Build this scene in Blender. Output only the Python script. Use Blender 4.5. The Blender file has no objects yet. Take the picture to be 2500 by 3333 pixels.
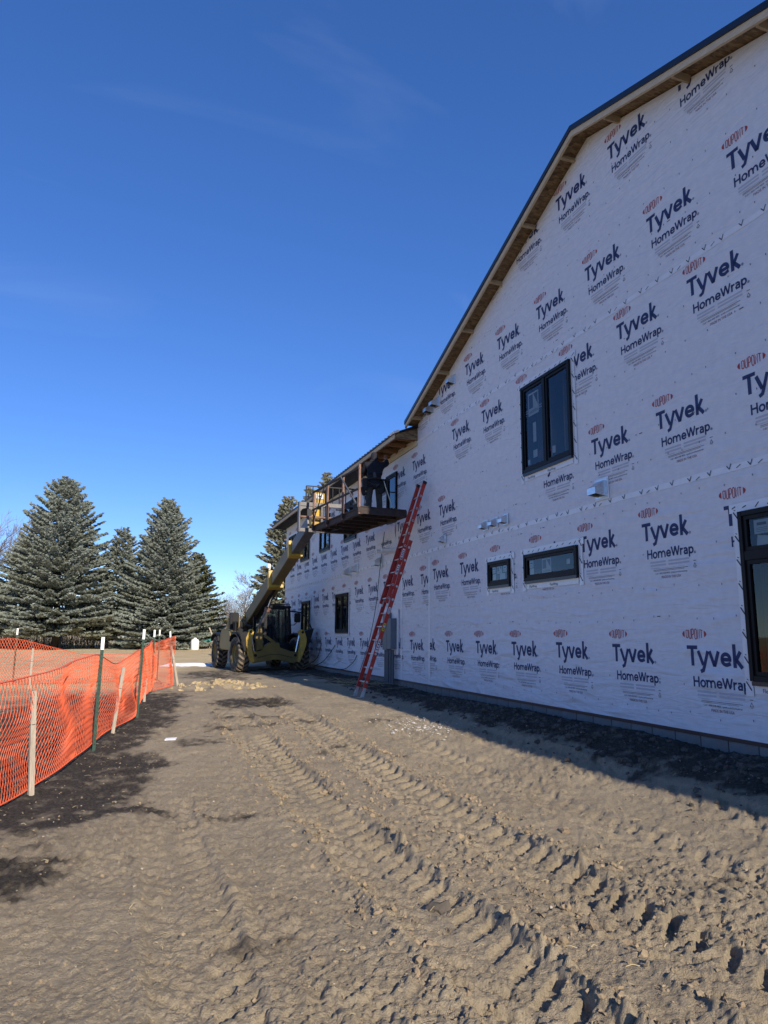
import bpy, bmesh, math, random
import numpy as np
from mathutils import Vector, Matrix

random.seed(7)
rng = np.random.default_rng(11)
PI = math.pi
R_ = math.radians
scene = bpy.context.scene
col = scene.collection

# ------------------------------------------------------------------ camera
cam_d = bpy.data.cameras.new('camera')
cam = bpy.data.objects.new('camera', cam_d)
col.objects.link(cam)
cam_d.sensor_fit = 'VERTICAL'
cam_d.sensor_height = 36.0
cam_d.sensor_width = 27.0
cam_d.lens = 2310.0 / 3333.0 * 36.0
cam_d.clip_end = 8000
cam_d.clip_start = 0.05
cam.matrix_world = Matrix.Translation((0, 0, 1.5)) @ (
    Matrix.Rotation(R_(-19.17), 4, 'Z') @ Matrix.Rotation(R_(90 + 9.8), 4, 'X') @ Matrix.Rotation(R_(0.4), 4, 'Z'))
scene.camera = cam

# ------------------------------------------------------------------ light
SUN_EL = R_(26.0)
SUN_AZ = R_(6.3)          # sun stands behind the camera, a little to the right (+X)
sun_dir = Vector((math.sin(SUN_AZ) * math.cos(SUN_EL), -math.cos(SUN_AZ) * math.cos(SUN_EL), math.sin(SUN_EL)))
sun_d = bpy.data.lights.new('sun', 'SUN')
sun_d.energy = 5.0
sun_d.angle = R_(0.5)
sun_d.color = (1.0, 0.90, 0.75)
sun = bpy.data.objects.new('sun', sun_d)
col.objects.link(sun)
sun.rotation_euler = sun_dir.to_track_quat('Z', 'Y').to_euler()

world = bpy.data.worlds.new('World')
scene.world = world
world.use_nodes = True
wn, wl = world.node_tree.nodes, world.node_tree.links
wn.clear()
w_out = wn.new('ShaderNodeOutputWorld')
w_bg = wn.new('ShaderNodeBackground')
w_sky = wn.new('ShaderNodeTexSky')
w_sky.sky_type = 'NISHITA'
w_sky.sun_disc = False
w_sky.sun_elevation = SUN_EL
w_sky.sun_rotation = math.atan2(sun_dir.x, sun_dir.y)
w_sky.altitude = 300
w_sky.air_density = 0.65
w_sky.dust_density = 0.0
w_sky.ozone_density = 4.0
w_bg.inputs['Strength'].default_value = 0.102
# thin cirrus streaks over the whole sky
w_tc = wn.new('ShaderNodeTexCoord')
w_map = wn.new('ShaderNodeMapping')
w_map.inputs['Rotation'].default_value = (0.9, 0.4, 1.1)
w_map.inputs['Scale'].default_value = (1.0, 7.0, 5.0)
w_no = wn.new('ShaderNodeTexNoise')
w_no.inputs['Scale'].default_value = 1.4
w_no.inputs['Detail'].default_value = 5.0
w_no.inputs['Distortion'].default_value = 0.5
w_rmp = wn.new('ShaderNodeMapRange')
w_rmp.inputs[1].default_value = 0.56
w_rmp.inputs[2].default_value = 0.95
w_rmp.inputs[3].default_value = 0.0
w_rmp.inputs[4].default_value = 0.10
w_mix = wn.new('ShaderNodeMixRGB')
w_mix.inputs['Color2'].default_value = (7.0, 8.0, 9.2, 1)
wl.new(w_tc.outputs['Generated'], w_map.inputs['Vector'])
wl.new(w_map.outputs['Vector'], w_no.inputs['Vector'])
wl.new(w_no.outputs['Fac'], w_rmp.inputs[0])
wl.new(w_rmp.outputs[0], w_mix.inputs['Fac'])
w_gm = wn.new('ShaderNodeGamma')
w_gm.inputs['Gamma'].default_value = 0.76
w_hs = wn.new('ShaderNodeHueSaturation')
w_hs.inputs['Hue'].default_value = 0.515
w_hs.inputs['Saturation'].default_value = 1.32
w_hs.inputs['Value'].default_value = 2.2
wl.new(w_sky.outputs['Color'], w_gm.inputs['Color'])
wl.new(w_gm.outputs['Color'], w_hs.inputs['Color'])
wl.new(w_hs.outputs['Color'], w_mix.inputs['Color1'])
wl.new(w_mix.outputs['Color'], w_bg.inputs['Color'])
wl.new(w_bg.outputs['Background'], w_out.inputs['Surface'])

scene.view_settings.view_transform = 'Standard'
scene.view_settings.look = 'None'
scene.view_settings.exposure = 0.36
scene.view_settings.gamma = 1.0
scene.view_settings.use_curve_mapping = False
scene.cycles.max_bounces = 8
scene.cycles.transparent_max_bounces = 12

# ------------------------------------------------------------------ materials
MATS = {}

def mat(name, c, rough=0.7, metal=0.0, var=0.12, scale=6.0, bump=0.0, bscale=30.0, c2=None, spec=0.4, stretch=None, thresh=None, dust=None):
    """Principled material whose colour wanders between two tones with a noise, plus noise relief."""
    m = bpy.data.materials.new(name)
    m.use_nodes = True
    n, l = m.node_tree.nodes, m.node_tree.links
    b = n['Principled BSDF']
    b.inputs['Roughness'].default_value = rough
    b.inputs['Metallic'].default_value = metal
    b.inputs['Specular IOR Level'].default_value = spec
    tc = n.new('ShaderNodeTexCoord')
    vec = tc.outputs['Object']
    if stretch:
        mp = n.new('ShaderNodeMapping')
        mp.inputs['Scale'].default_value = stretch
        l.new(vec, mp.inputs['Vector'])
        vec = mp.outputs['Vector']
    no = n.new('ShaderNodeTexNoise')
    no.inputs['Scale'].default_value = scale
    no.inputs['Detail'].default_value = 6
    no.inputs['Roughness'].default_value = 0.62
    l.new(vec, no.inputs['Vector'])
    mr = n.new('ShaderNodeMapRange')
    mr.inputs[1].default_value = thresh[0] if thresh else 0.3
    mr.inputs[2].default_value = thresh[1] if thresh else 0.7
    l.new(no.outputs['Fac'], mr.inputs[0])
    mx = n.new('ShaderNodeMixRGB')
    if c2 is None:
        a = [max(0, x * (1 - var)) for x in c]
        d = [min(1, x * (1 + var)) for x in c]
    else:
        a, d = c, c2
    mx.inputs['Color1'].default_value = (*a, 1)
    mx.inputs['Color2'].default_value = (*d, 1)
    l.new(mr.outputs[0], mx.inputs['Fac'])
    outc = mx.outputs['Color']
    if dust:
        n2 = n.new('ShaderNodeTexNoise')
        n2.inputs['Scale'].default_value = dust[1]
        n2.inputs['Detail'].default_value = 8
        l.new(tc.outputs['Object'], n2.inputs['Vector'])
        r2 = n.new('ShaderNodeMapRange')
        r2.inputs[1].default_value = 0.45
        r2.inputs[2].default_value = 0.75
        r2.inputs[4].default_value = dust[2]
        l.new(n2.outputs['Fac'], r2.inputs[0])
        m2 = n.new('ShaderNodeMixRGB')
        m2.inputs['Color2'].default_value = (*dust[0], 1)
        l.new(outc, m2.inputs['Color1'])
        l.new(r2.outputs[0], m2.inputs['Fac'])
        outc = m2.outputs['Color']
    l.new(outc, b.inputs['Base Color'])
    if bump:
        n3 = n.new('ShaderNodeTexNoise')
        n3.inputs['Scale'].default_value = bscale
        n3.inputs['Detail'].default_value = 5
        l.new(vec, n3.inputs['Vector'])
        bp = n.new('ShaderNodeBump')
        bp.inputs['Strength'].default_value = bump
        bp.inputs['Distance'].default_value = 0.02
        l.new(n3.outputs['Fac'], bp.inputs['Height'])
        l.new(bp.outputs['Normal'], b.inputs['Normal'])
    MATS[name] = m
    return m

DIRT = (0.20, 0.165, 0.125)
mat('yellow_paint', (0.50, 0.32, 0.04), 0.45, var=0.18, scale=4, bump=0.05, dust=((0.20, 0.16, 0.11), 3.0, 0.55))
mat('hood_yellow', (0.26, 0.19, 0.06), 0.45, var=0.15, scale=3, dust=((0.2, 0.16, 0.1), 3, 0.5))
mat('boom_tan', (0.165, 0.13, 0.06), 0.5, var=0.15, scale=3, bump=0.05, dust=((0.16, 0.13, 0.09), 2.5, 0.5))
mat('shaded_yellow', (0.19, 0.13, 0.028), 0.5, var=0.15, scale=3, bump=0.05, dust=((0.11, 0.085, 0.055), 2.5, 0.5))  # machine yellow with shade put into its colour, darker than the real paint
mat('black_paint', (0.009, 0.010, 0.012), 0.5, var=0.3, scale=5, spec=0.25, dust=((0.09, 0.075, 0.06), 4.0, 0.12))
mat('tyre_rubber', (0.022, 0.021, 0.02), 0.85, var=0.3, scale=12, bump=0.3, bscale=60, dust=((0.17, 0.135, 0.095), 6.0, 0.5))
mat('tyre_lug', (0.19, 0.15, 0.105), 0.9, var=0.3, scale=14, bump=0.3, bscale=60)
mat('grey_steel', (0.12, 0.12, 0.125), 0.5, metal=0.3, var=0.25, scale=6, bump=0.1, dust=((0.12, 0.08, 0.06), 5, 0.5))
mat('rust_steel', (0.045, 0.031, 0.027), 0.75, var=0.35, scale=9, bump=0.2, dust=((0.03, 0.025, 0.025), 4, 0.6))
mat('rail_steel', (0.20, 0.115, 0.085), 0.7, var=0.3, scale=10, bump=0.2, dust=((0.08, 0.05, 0.045), 6, 0.5))
mat('chrome', (0.6, 0.6, 0.6), 0.15, metal=1.0, var=0.05)
mat('galvanised', (0.62, 0.64, 0.66), 0.32, metal=0.9, var=0.12, scale=25)
mat('ladder_red', (0.40, 0.035, 0.022), 0.5, var=0.14, scale=5, bump=0.06, bscale=90, dust=((0.30, 0.10, 0.07), 7, 0.3))
mat('aluminium', (0.55, 0.55, 0.55), 0.4, metal=0.8, var=0.12, scale=14)
mat('rubber', (0.02, 0.02, 0.02), 0.8, var=0.2)
mat('label_white', (0.65, 0.65, 0.66), 0.5, var=0.12, scale=30)
mat('label_yellow', (0.55, 0.5, 0.03), 0.5, var=0.15, scale=30)
mat('lumber', (0.50, 0.415, 0.29), 0.75, var=0.14, scale=5, bump=0.12, stretch=(6, 1, 6))
mat('weathered_wood', (0.40, 0.34, 0.27), 0.85, var=0.25, scale=9, bump=0.3, stretch=(9, 9, 1))
mat('rafter_pale', (0.36, 0.27, 0.165), 0.8, var=0.2, scale=6)
mat('rafter_wood', (0.30, 0.16, 0.075), 0.8, var=0.2, scale=6, stretch=(1, 6, 6))
mat('black_metal', (0.010, 0.012, 0.022), 0.35, var=0.25, scale=3, spec=0.5)
mat('soffit_metal', (0.035, 0.037, 0.042), 0.45, var=0.15, scale=3)
mat('membrane', (0.006, 0.006, 0.007), 0.6, var=0.3, scale=6, bump=0.3)
mat('white_flashing', (0.75, 0.75, 0.73), 0.5, var=0.06)
mat('window_frame', (0.006, 0.0065, 0.008), 0.5, var=0.2, scale=4, spec=0.2)
mat('print_navy', (0.022, 0.036, 0.115), 0.65, var=0.1, scale=12)
mat('print_red', (0.36, 0.05, 0.055), 0.65, var=0.1, scale=12)
mat('print_grey', (0.42, 0.44, 0.52), 0.65, var=0.06, scale=12)
mat('print_black', (0.03, 0.032, 0.05), 0.65, var=0.1, scale=12)
mat('paper', (0.62, 0.64, 0.66), 0.7, var=0.05)
mat('sticker_brown', (0.12, 0.10, 0.11), 0.7, var=0.08)
mat('tape', (0.70, 0.715, 0.75), 0.28, var=0.05, scale=6, bump=0.22, bscale=14, spec=0.5)
mat('concrete_block', (0.17, 0.175, 0.18), 0.92, var=0.18, scale=7, bump=0.45, bscale=55, dust=((0.14, 0.115, 0.09), 4, 0.6))
mat('mortar', (0.07, 0.07, 0.072), 0.95, var=0.15, scale=20)
mat('meter_grey', (0.12, 0.145, 0.17), 0.5, var=0.1, scale=4, bump=0.05)
mat('conduit_grey', (0.08, 0.095, 0.115), 0.5, var=0.12, scale=4)
mat('white_board', (0.72, 0.72, 0.73), 0.6, var=0.05)
mat('cable_black', (0.012, 0.012, 0.014), 0.6, var=0.2)
mat('hose_cream', (0.62, 0.58, 0.42), 0.6, var=0.1)
mat('orange_net', (0.77, 0.13, 0.047), 0.55, var=0.1, scale=3)
mat('post_green', (0.035, 0.075, 0.055), 0.55, var=0.25, scale=14, dust=((0.16, 0.13, 0.09), 9, 0.35))
mat('post_white', (0.82, 0.82, 0.80), 0.6, var=0.05)
mat('jacket', (0.010, 0.011, 0.018), 0.85, var=0.3, scale=14, bump=0.4, bscale=24)
mat('trousers', (0.045, 0.045, 0.040), 0.9, var=0.3, scale=12, bump=0.5, bscale=22)
mat('skin', (0.35, 0.2, 0.14), 0.6, var=0.08)
mat('leather_black', (0.012, 0.011, 0.011), 0.65, var=0.3, scale=20)
mat('boots', (0.06, 0.045, 0.032), 0.8, var=0.2, scale=20)
mat('pouch_grey', (0.075, 0.075, 0.078), 0.6, var=0.15)
mat('bark_dark', (0.055, 0.045, 0.038), 0.95, var=0.35, scale=12, bump=0.6, bscale=30)
mat('bark_pale', (0.30, 0.26, 0.22), 0.95, var=0.25, scale=9, bump=0.5, bscale=20)
mat('twig', (0.24, 0.205, 0.175), 0.95, var=0.25, scale=3)
mat('twig_brown', (0.17, 0.125, 0.10), 0.95, var=0.3, scale=2)
mat('dry_weed', (0.36, 0.285, 0.16), 0.95, var=0.3, scale=3)
mat('snow', (0.80, 0.82, 0.85), 0.7, var=0.06, scale=6, bump=0.4, bscale=9)
mat('white_stone', (0.46, 0.44, 0.40), 0.95, var=0.2, scale=9, bump=0.5)
mat('pebble', (0.33, 0.29, 0.23), 0.9, var=0.3, scale=3)
mat('straw', (0.42, 0.34, 0.19), 0.9, var=0.25, scale=3)
mat('tan_clod', (0.38, 0.295, 0.17), 0.97, var=0.22, scale=7, bump=0.6, bscale=26)
mat('soil_clod', (0.25, 0.19, 0.122), 0.97, var=0.3, scale=8, bump=0.7, bscale=30)
mat('dark_clod', (0.09, 0.075, 0.06), 0.97, var=0.35, scale=8, bump=0.7, bscale=30)
mat('tank_white', (0.72, 0.74, 0.74), 0.5, var=0.05)
mat('tarp_teal', (0.06, 0.33, 0.27), 0.5, var=0.15, scale=4, bump=0.3)
mat('firewood', (0.36, 0.31, 0.25), 0.9, var=0.3, scale=9)
mat('interior_dark', (0.11, 0.09, 0.07), 0.9, var=0.2, scale=2)
mat('stud_wood', (0.34, 0.235, 0.13), 0.85, var=0.2, scale=3)
mat('lamp_white', (0.8, 0.8, 0.78), 0.4, var=0.05)
mat('amber', (0.5, 0.22, 0.02), 0.35, var=0.1)

def spruce_mat(name, ca, cb, cc):
    m = bpy.data.materials.new(name)
    m.use_nodes = True
    n, l = m.node_tree.nodes, m.node_tree.links
    b = n['Principled BSDF']
    b.inputs['Roughness'].default_value = 0.75
    b.inputs['Specular IOR Level'].default_value = 0.25
    at = n.new('ShaderNodeAttribute')
    at.attribute_name = 'tone'
    rp = n.new('ShaderNodeValToRGB')
    rp.color_ramp.elements[0].color = (*ca, 1)
    rp.color_ramp.elements[1].color = (*cc, 1)
    e = rp.color_ramp.elements.new(0.5)
    e.color = (*cb, 1)
    l.new(at.outputs['Fac'], rp.inputs['Fac'])
    l.new(rp.outputs['Color'], b.inputs['Base Color'])
    MATS[name] = m
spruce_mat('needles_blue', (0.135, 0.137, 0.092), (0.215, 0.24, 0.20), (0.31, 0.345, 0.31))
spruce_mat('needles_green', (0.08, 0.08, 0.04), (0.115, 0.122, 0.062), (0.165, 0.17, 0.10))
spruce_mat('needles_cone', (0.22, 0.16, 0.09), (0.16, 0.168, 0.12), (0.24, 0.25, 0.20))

# house wrap: white spun sheet with wrinkles
def wrap_mat():
    m = bpy.data.materials.new('house_wrap')
    m.use_nodes = True
    n, l = m.node_tree.nodes, m.node_tree.links
    b = n['Principled BSDF']
    b.inputs['Roughness'].default_value = 0.52
    b.inputs['Specular IOR Level'].default_value = 0.35
    tc = n.new('ShaderNodeTexCoord')
    # faint mottling of the spun fibre, dirt splash near the bottom edge
    n1 = n.new('ShaderNodeTexNoise'); n1.inputs['Scale'].default_value = 9; n1.inputs['Detail'].default_value = 7
    l.new(tc.outputs['Object'], n1.inputs['Vector'])
    mx = n.new('ShaderNodeMixRGB')
    mx.inputs['Color1'].default_value = (0.60, 0.612, 0.655, 1)
    mx.inputs['Color2'].default_value = (0.66, 0.672, 0.71, 1)
    mr = n.new('ShaderNodeMapRange'); mr.inputs[1].default_value = 0.3; mr.inputs[2].default_value = 0.7
    l.new(n1.outputs['Fac'], mr.inputs[0]); l.new(mr.outputs[0], mx.inputs['Fac'])
    sep = n.new('ShaderNodeSeparateXYZ'); l.new(tc.outputs['Object'], sep.inputs[0])
    # mud splash: rises where the machine worked (far part), little on the near part
    zr = n.new('ShaderNodeMapRange'); zr.inputs[1].default_value = 1.15; zr.inputs[2].default_value = 0.42; zr.inputs[3].default_value = 0; zr.inputs[4].default_value = 1
    l.new(sep.outputs['Z'], zr.inputs[0])
    yr = n.new('ShaderNodeMapRange'); yr.inputs[1].default_value = 12.5; yr.inputs[2].default_value = 16.5
    l.new(sep.outputs['Y'], yr.inputs[0])
    n4 = n.new('ShaderNodeTexNoise'); n4.inputs['Scale'].default_value = 1.6; n4.inputs['Detail'].default_value = 9; n4.inputs['Roughness'].default_value = 0.7
    l.new(tc.outputs['Object'], n4.inputs['Vector'])
    r4 = n.new('ShaderNodeMapRange'); r4.inputs[1].default_value = 0.38; r4.inputs[2].default_value = 0.72
    l.new(n4.outputs['Fac'], r4.inputs[0])
    mu = n.new('ShaderNodeMath'); mu.operation = 'MULTIPLY'; l.new(zr.outputs[0], mu.inputs[0]); l.new(yr.outputs[0], mu.inputs[1])
    mu2 = n.new('ShaderNodeMath'); mu2.operation = 'MULTIPLY'; l.new(mu.outputs[0], mu2.inputs[0]); l.new(r4.outputs[0], mu2.inputs[1])
    mx2 = n.new('ShaderNodeMixRGB'); mx2.inputs['Color2'].default_value = (0.17, 0.145, 0.115, 1)
    l.new(mx.outputs['Color'], mx2.inputs['Color1']); l.new(mu2.outputs[0], mx2.inputs['Fac'])
    l.new(mx2.outputs['Color'], b.inputs['Base Color'])
    # wrinkles
    mp = n.new('ShaderNodeMapping'); mp.inputs['Rotation'].default_value = (0.55, 0, 0); mp.inputs['Scale'].default_value = (1, 0.9, 4.0)
    l.new(tc.outputs['Object'], mp.inputs['Vector'])
    n2 = n.new('ShaderNodeTexNoise'); n2.inputs['Scale'].default_value = 2.3; n2.inputs['Detail'].default_value = 4; n2.inputs['Distortion'].default_value = 1.4
    l.new(mp.outputs['Vector'], n2.inputs['Vector'])
    n3 = n.new('ShaderNodeTexNoise'); n3.inputs['Scale'].default_value = 60; n3.inputs['Detail'].default_value = 3
    l.new(tc.outputs['Object'], n3.inputs['Vector'])
    # creases: ridged noise, stronger low on the wall
    mp2 = n.new('ShaderNodeMapping'); mp2.inputs['Rotation'].default_value = (-0.6, 0, 0); mp2.inputs['Scale'].default_value = (1, 0.7, 2.6)
    l.new(tc.outputs['Object'], mp2.inputs['Vector'])
    n5 = n.new('ShaderNodeTexNoise'); n5.noise_type = 'RIDGED_MULTIFRACTAL'; n5.inputs['Scale'].default_value = 1.7; n5.inputs['Detail'].default_value = 3; n5.inputs['Distortion'].default_value = 0.8
    l.new(mp2.outputs['Vector'], n5.inputs['Vector'])
    zr2 = n.new('ShaderNodeMapRange'); zr2.inputs[1].default_value = 4.0; zr2.inputs[2].default_value = 0.6; zr2.inputs[3].default_value = 0.2; zr2.inputs[4].default_value = 1.3
    l.new(sep.outputs['Z'], zr2.inputs[0])
    cm = n.new('ShaderNodeMath'); cm.operation = 'MULTIPLY'; l.new(n5.outputs['Fac'], cm.inputs[0]); l.new(zr2.outputs[0], cm.inputs[1])
    ad = n.new('ShaderNodeMath'); ad.operation = 'MULTIPLY_ADD'; l.new(n3.outputs['Fac'], ad.inputs[0]); ad.inputs[1].default_value = 0.004
    l.new(n2.outputs['Fac'], ad.inputs[2])
    ad2 = n.new('ShaderNodeMath'); ad2.operation = 'MULTIPLY_ADD'; l.new(ad.outputs[0], ad2.inputs[0]); ad2.inputs[1].default_value = 0.45; l.new(cm.outputs[0], ad2.inputs[2])
    bp = n.new('ShaderNodeBump'); bp.inputs['Strength'].default_value = 0.72; bp.inputs['Distance'].default_value = 0.055
    l.new(ad2.outputs[0], bp.inputs['Height']); l.new(bp.outputs['Normal'], b.inputs['Normal'])
    MATS['house_wrap'] = m
wrap_mat()

def osb_mat():
    m = bpy.data.materials.new('osb'); m.use_nodes = True
    n, l = m.node_tree.nodes, m.node_tree.links
    b = n['Principled BSDF']; b.inputs['Roughness'].default_value = 0.8
    tc = n.new('ShaderNodeTexCoord')
    v = n.new('ShaderNodeTexVoronoi'); v.inputs['Scale'].default_value = 14
    mp = n.new('ShaderNodeMapping'); mp.inputs['Scale'].default_value = (1, 2.4, 2.4); mp.inputs['Rotation'].default_value = (0.4, 0.3, 0.7)
    l.new(tc.outputs['Object'], mp.inputs['Vector']); l.new(mp.outputs['Vector'], v.inputs['Vector'])
    r = n.new('ShaderNodeValToRGB')
    r.color_ramp.elements[0].color = (0.06, 0.034, 0.017, 1); r.color_ramp.elements[1].color = (0.27, 0.18, 0.088, 1)
    l.new(v.outputs['Color'], r.inputs['Fac']); l.new(r.outputs['Color'], b.inputs['Base Color'])
    MATS['osb'] = m
osb_mat()

def glass_mat():
    m = bpy.data.materials.new('pane_glass'); m.use_nodes = True
    n, l = m.node_tree.nodes, m.node_tree.links
    n.remove(n['Principled BSDF'])
    out = n['Material Output']
    g = n.new('ShaderNodeBsdfGlossy'); g.inputs['Roughness'].default_value = 0.015; g.inputs['Color'].default_value = (0.9, 0.93, 0.95, 1)
    t = n.new('ShaderNodeBsdfTransparent'); t.inputs['Color'].default_value = (0.62, 0.68, 0.70, 1)
    f = n.new('ShaderNodeFresnel'); f.inputs['IOR'].default_value = 1.5
    no = n.new('ShaderNodeTexNoise'); no.inputs['Scale'].default_value = 1.1
    bp = n.new('ShaderNodeBump'); bp.inputs['Strength'].default_value = 0.03; bp.inputs['Distance'].default_value = 0.05
    l.new(no.outputs['Fac'], bp.inputs['Height']); l.new(bp.outputs['Normal'], g.inputs['Normal'])
    mx = n.new('ShaderNodeMixShader')
    l.new(f.outputs[0], mx.inputs[0]); l.new(t.outputs[0], mx.inputs[1]); l.new(g.outputs[0], mx.inputs[2])
    l.new(mx.outputs[0], out.inputs['Surface'])
    MATS['pane_glass'] = m
glass_mat()

def ground_mat():
    m = bpy.data.materials.new('bare_soil'); m.use_nodes = True
    n, l = m.node_tree.nodes, m.node_tree.links
    b = n['Principled BSDF']; b.inputs['Roughness'].default_value = 0.97; b.inputs['Specular IOR Level'].default_value = 0.15
    tc = n.new('ShaderNodeTexCoord'); P = tc.outputs['Object']
    def noise(s, d=8, r=0.6):
        x = n.new('ShaderNodeTexNoise'); x.inputs['Scale'].default_value = s; x.inputs['Detail'].default_value = d; x.inputs['Roughness'].default_value = r
        l.new(P, x.inputs['Vector']); return x.outputs['Fac']
    def ramp(src, a, bb, lo=0, hi=1):
        x = n.new('ShaderNodeMapRange'); x.inputs[1].default_value = a; x.inputs[2].default_value = bb; x.inputs[3].default_value = lo; x.inputs[4].default_value = hi
        l.new(src, x.inputs[0]); return x.outputs[0]
    def mix(f, a, bb):
        x = n.new('ShaderNodeMixRGB')
        l.new(f, x.inputs['Fac'])
        for k, v in (('Color1', a), ('Color2', bb)):
            if isinstance(v, tuple): x.inputs[k].default_value = (*v, 1)
            else: l.new(v, x.inputs[k])
        return x.outputs['Color']
    soil = mix(ramp(noise(0.9), 0.3, 0.7), (0.315, 0.253, 0.168), (0.43, 0.35, 0.237))
    soil = mix(ramp(noise(7), 0.35, 0.75, 0, 0.6), soil, (0.50, 0.415, 0.29))
    soil = mix(ramp(noise(26, 6, 0.7), 0.5, 0.75, 0, 0.55), soil, (0.22, 0.175, 0.13))
    soil = mix(ramp(noise(60, 5, 0.75), 0.52, 0.66, 0, 0.55), soil, (0.17, 0.128, 0.088))
    soil = mix(ramp(noise(95, 4, 0.7), 0.6, 0.72, 0, 0.45), soil, (0.60, 0.53, 0.42))
    at = n.new('ShaderNodeAttribute'); at.attribute_name = 'damp_shade'
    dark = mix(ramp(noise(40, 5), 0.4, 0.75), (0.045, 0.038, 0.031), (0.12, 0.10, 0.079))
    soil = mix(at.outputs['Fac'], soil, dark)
    ag = n.new('ShaderNodeAttribute'); ag.attribute_name = 'turf'
    turf = mix(ramp(noise(0.5), 0.35, 0.7), (0.54, 0.41, 0.22), (0.70, 0.56, 0.33))
    turf = mix(ramp(noise(5), 0.5, 0.75, 0, 0.5), turf, (0.40, 0.30, 0.155))
    soil = mix(ag.outputs['Fac'], soil, turf)
    l.new(soil, b.inputs['Base Color'])
    bp = n.new('ShaderNodeBump'); bp.inputs['Strength'].default_value = 0.85; bp.inputs['Distance'].default_value = 0.03
    a1 = n.new('ShaderNodeMath'); a1.operation = 'MULTIPLY_ADD'; l.new(noise(22, 9, 0.72), a1.inputs[0]); a1.inputs[1].default_value = 0.7; l.new(noise(110, 5, 0.7), a1.inputs[2])
    l.new(a1.outputs[0], bp.inputs['Height']); l.new(bp.outputs['Normal'], b.inputs['Normal'])
    MATS['bare_soil'] = m
ground_mat()

# ------------------------------------------------------------------ mesh helpers
class MB:
    def __init__(s):
        s.v, s.f, s.m = [], [], []
    def add(s, vs, fs, mi=0):
        o = len(s.v)
        s.v.extend([tuple(p) for p in vs])
        for f in fs:
            s.f.append(tuple(o + i for i in f)); s.m.append(mi)
        return s
    def box(s, c, d, mi=0, rot=None):
        hx, hy, hz = d[0] / 2, d[1] / 2, d[2] / 2
        vs = [Vector((x, y, z)) for x in (-hx, hx) for y in (-hy, hy) for z in (-hz, hz)]
        if rot is not None: vs = [rot @ p for p in vs]
        c = Vector(c)
        return s.add([p + c for p in vs], [(0, 1, 3, 2), (4, 6, 7, 5), (0, 4, 5, 1), (2, 3, 7, 6), (0, 2, 6, 4), (1, 5, 7, 3)], mi)
    def bb(s, x0, x1, y0, y1, z0, z1, mi=0):
        return s.box(((x0 + x1) / 2, (y0 + y1) / 2, (z0 + z1) / 2), (abs(x1 - x0), abs(y1 - y0), abs(z1 - z0)), mi)
    def beam(s, p0, p1, w, h, mi=0, up=(0, 0, 1), w1=None, h1=None):
        p0, p1 = Vector(p0), Vector(p1)
        d = (p1 - p0).normalized()
        u = Vector(up)
        sx = d.cross(u)
        if sx.length < 1e-4: sx = d.cross(Vector((1, 0, 0)))
        sx.normalize(); uz = sx.cross(d)
        w1 = w if w1 is None else w1; h1 = h if h1 is None else h1
        vs = []
        for p, a, b in ((p0, w, h), (p1, w1, h1)):
            for q, r in ((-1, -1), (1, -1), (1, 1), (-1, 1)):
                vs.append(p + sx * (q * a / 2) + uz * (r * b / 2))
        return s.add(vs, [(0, 1, 2, 3), (7, 6, 5, 4), (0, 4, 5, 1), (1, 5, 6, 2), (2, 6, 7, 3), (3, 7, 4, 0)], mi)
    def tube(s, pts, r, n=8, mi=0, caps=True):
        pts = [Vector(p) for p in pts]
        rs = r if isinstance(r, (list, tuple)) else [r] * len(pts)
        o = len(s.v); prev = None
        for i, p in enumerate(pts):
            d = (pts[min(i + 1, len(pts) - 1)] - pts[max(i - 1, 0)])
            if d.length < 1e-9: d = Vector((0, 0, 1))
            d.normalize()
            if prev is None:
                a = d.cross(Vector((0, 0, 1)))
                if a.length < 1e-3: a = d.cross(Vector((1, 0, 0)))
            else:
                a = prev - d * prev.dot(d)
                if a.length < 1e-4: a = d.cross(Vector((1, 0, 0)))
            a.normalize(); prev = a; b = d.cross(a)
            for k in range(n):
                t = 2 * PI * k / n
                s.v.append(tuple(p + (a * math.cos(t) + b * math.sin(t)) * rs[i]))
        for i in range(len(pts) - 1):
            for k in range(n):
                s.f.append((o + i * n + k, o + i * n + (k + 1) % n, o + (i + 1) * n + (k + 1) % n, o + (i + 1) * n + k)); s.m.append(mi)
        if caps:
            s.f.append(tuple(o + k for k in range(n))[::-1]); s.m.append(mi)
            s.f.append(tuple(o + (len(pts) - 1) * n + k for k in range(n))); s.m.append(mi)
        return s
    def prism(s, poly, fr, thick, mi=0):
        """extrude a 2D polygon: fr maps (u, v, w) to a point, w from 0 to thick"""
        n = len(poly)
        vs = [fr(u, v, 0) for u, v in poly] + [fr(u, v, thick) for u, v in poly]
        fs = [tuple(range(n))[::-1], tuple(range(n, 2 * n))] + [(i, (i + 1) % n, n + (i + 1) % n, n + i) for i in range(n)]
        return s.add(vs, fs, mi)
    def mesh(s, name, mats):
        me = bpy.data.meshes.new(name)
        me.from_pydata([tuple(p) for p in s.v], [], s.f)
        for m in mats: me.materials.append(MATS[m] if isinstance(m, str) else m)
        if len(mats) > 1: me.polygons.foreach_set('material_index', s.m)
        me.update()
        return me
    def build(s, name, mats, parent=None, smooth=False, bevel=0.0, fix=True):
        if isinstance(mats, str): mats = [mats]
        me = s.mesh(name, mats)
        if fix:
            bm = bmesh.new(); bm.from_mesh(me)
            bmesh.ops.recalc_face_normals(bm, faces=bm.faces)
            if bevel: bmesh.ops.bevel(bm, geom=[e for e in bm.edges if len(e.link_faces) == 2 and e.calc_face_angle(0) > 0.5], offset=bevel, segments=2, affect='EDGES', clamp_overlap=True)
            bm.to_mesh(me); bm.free()
        if smooth: me.shade_smooth() if smooth is True else me.set_sharp_from_angle(angle=smooth)
        return link(name, me, parent)

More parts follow.
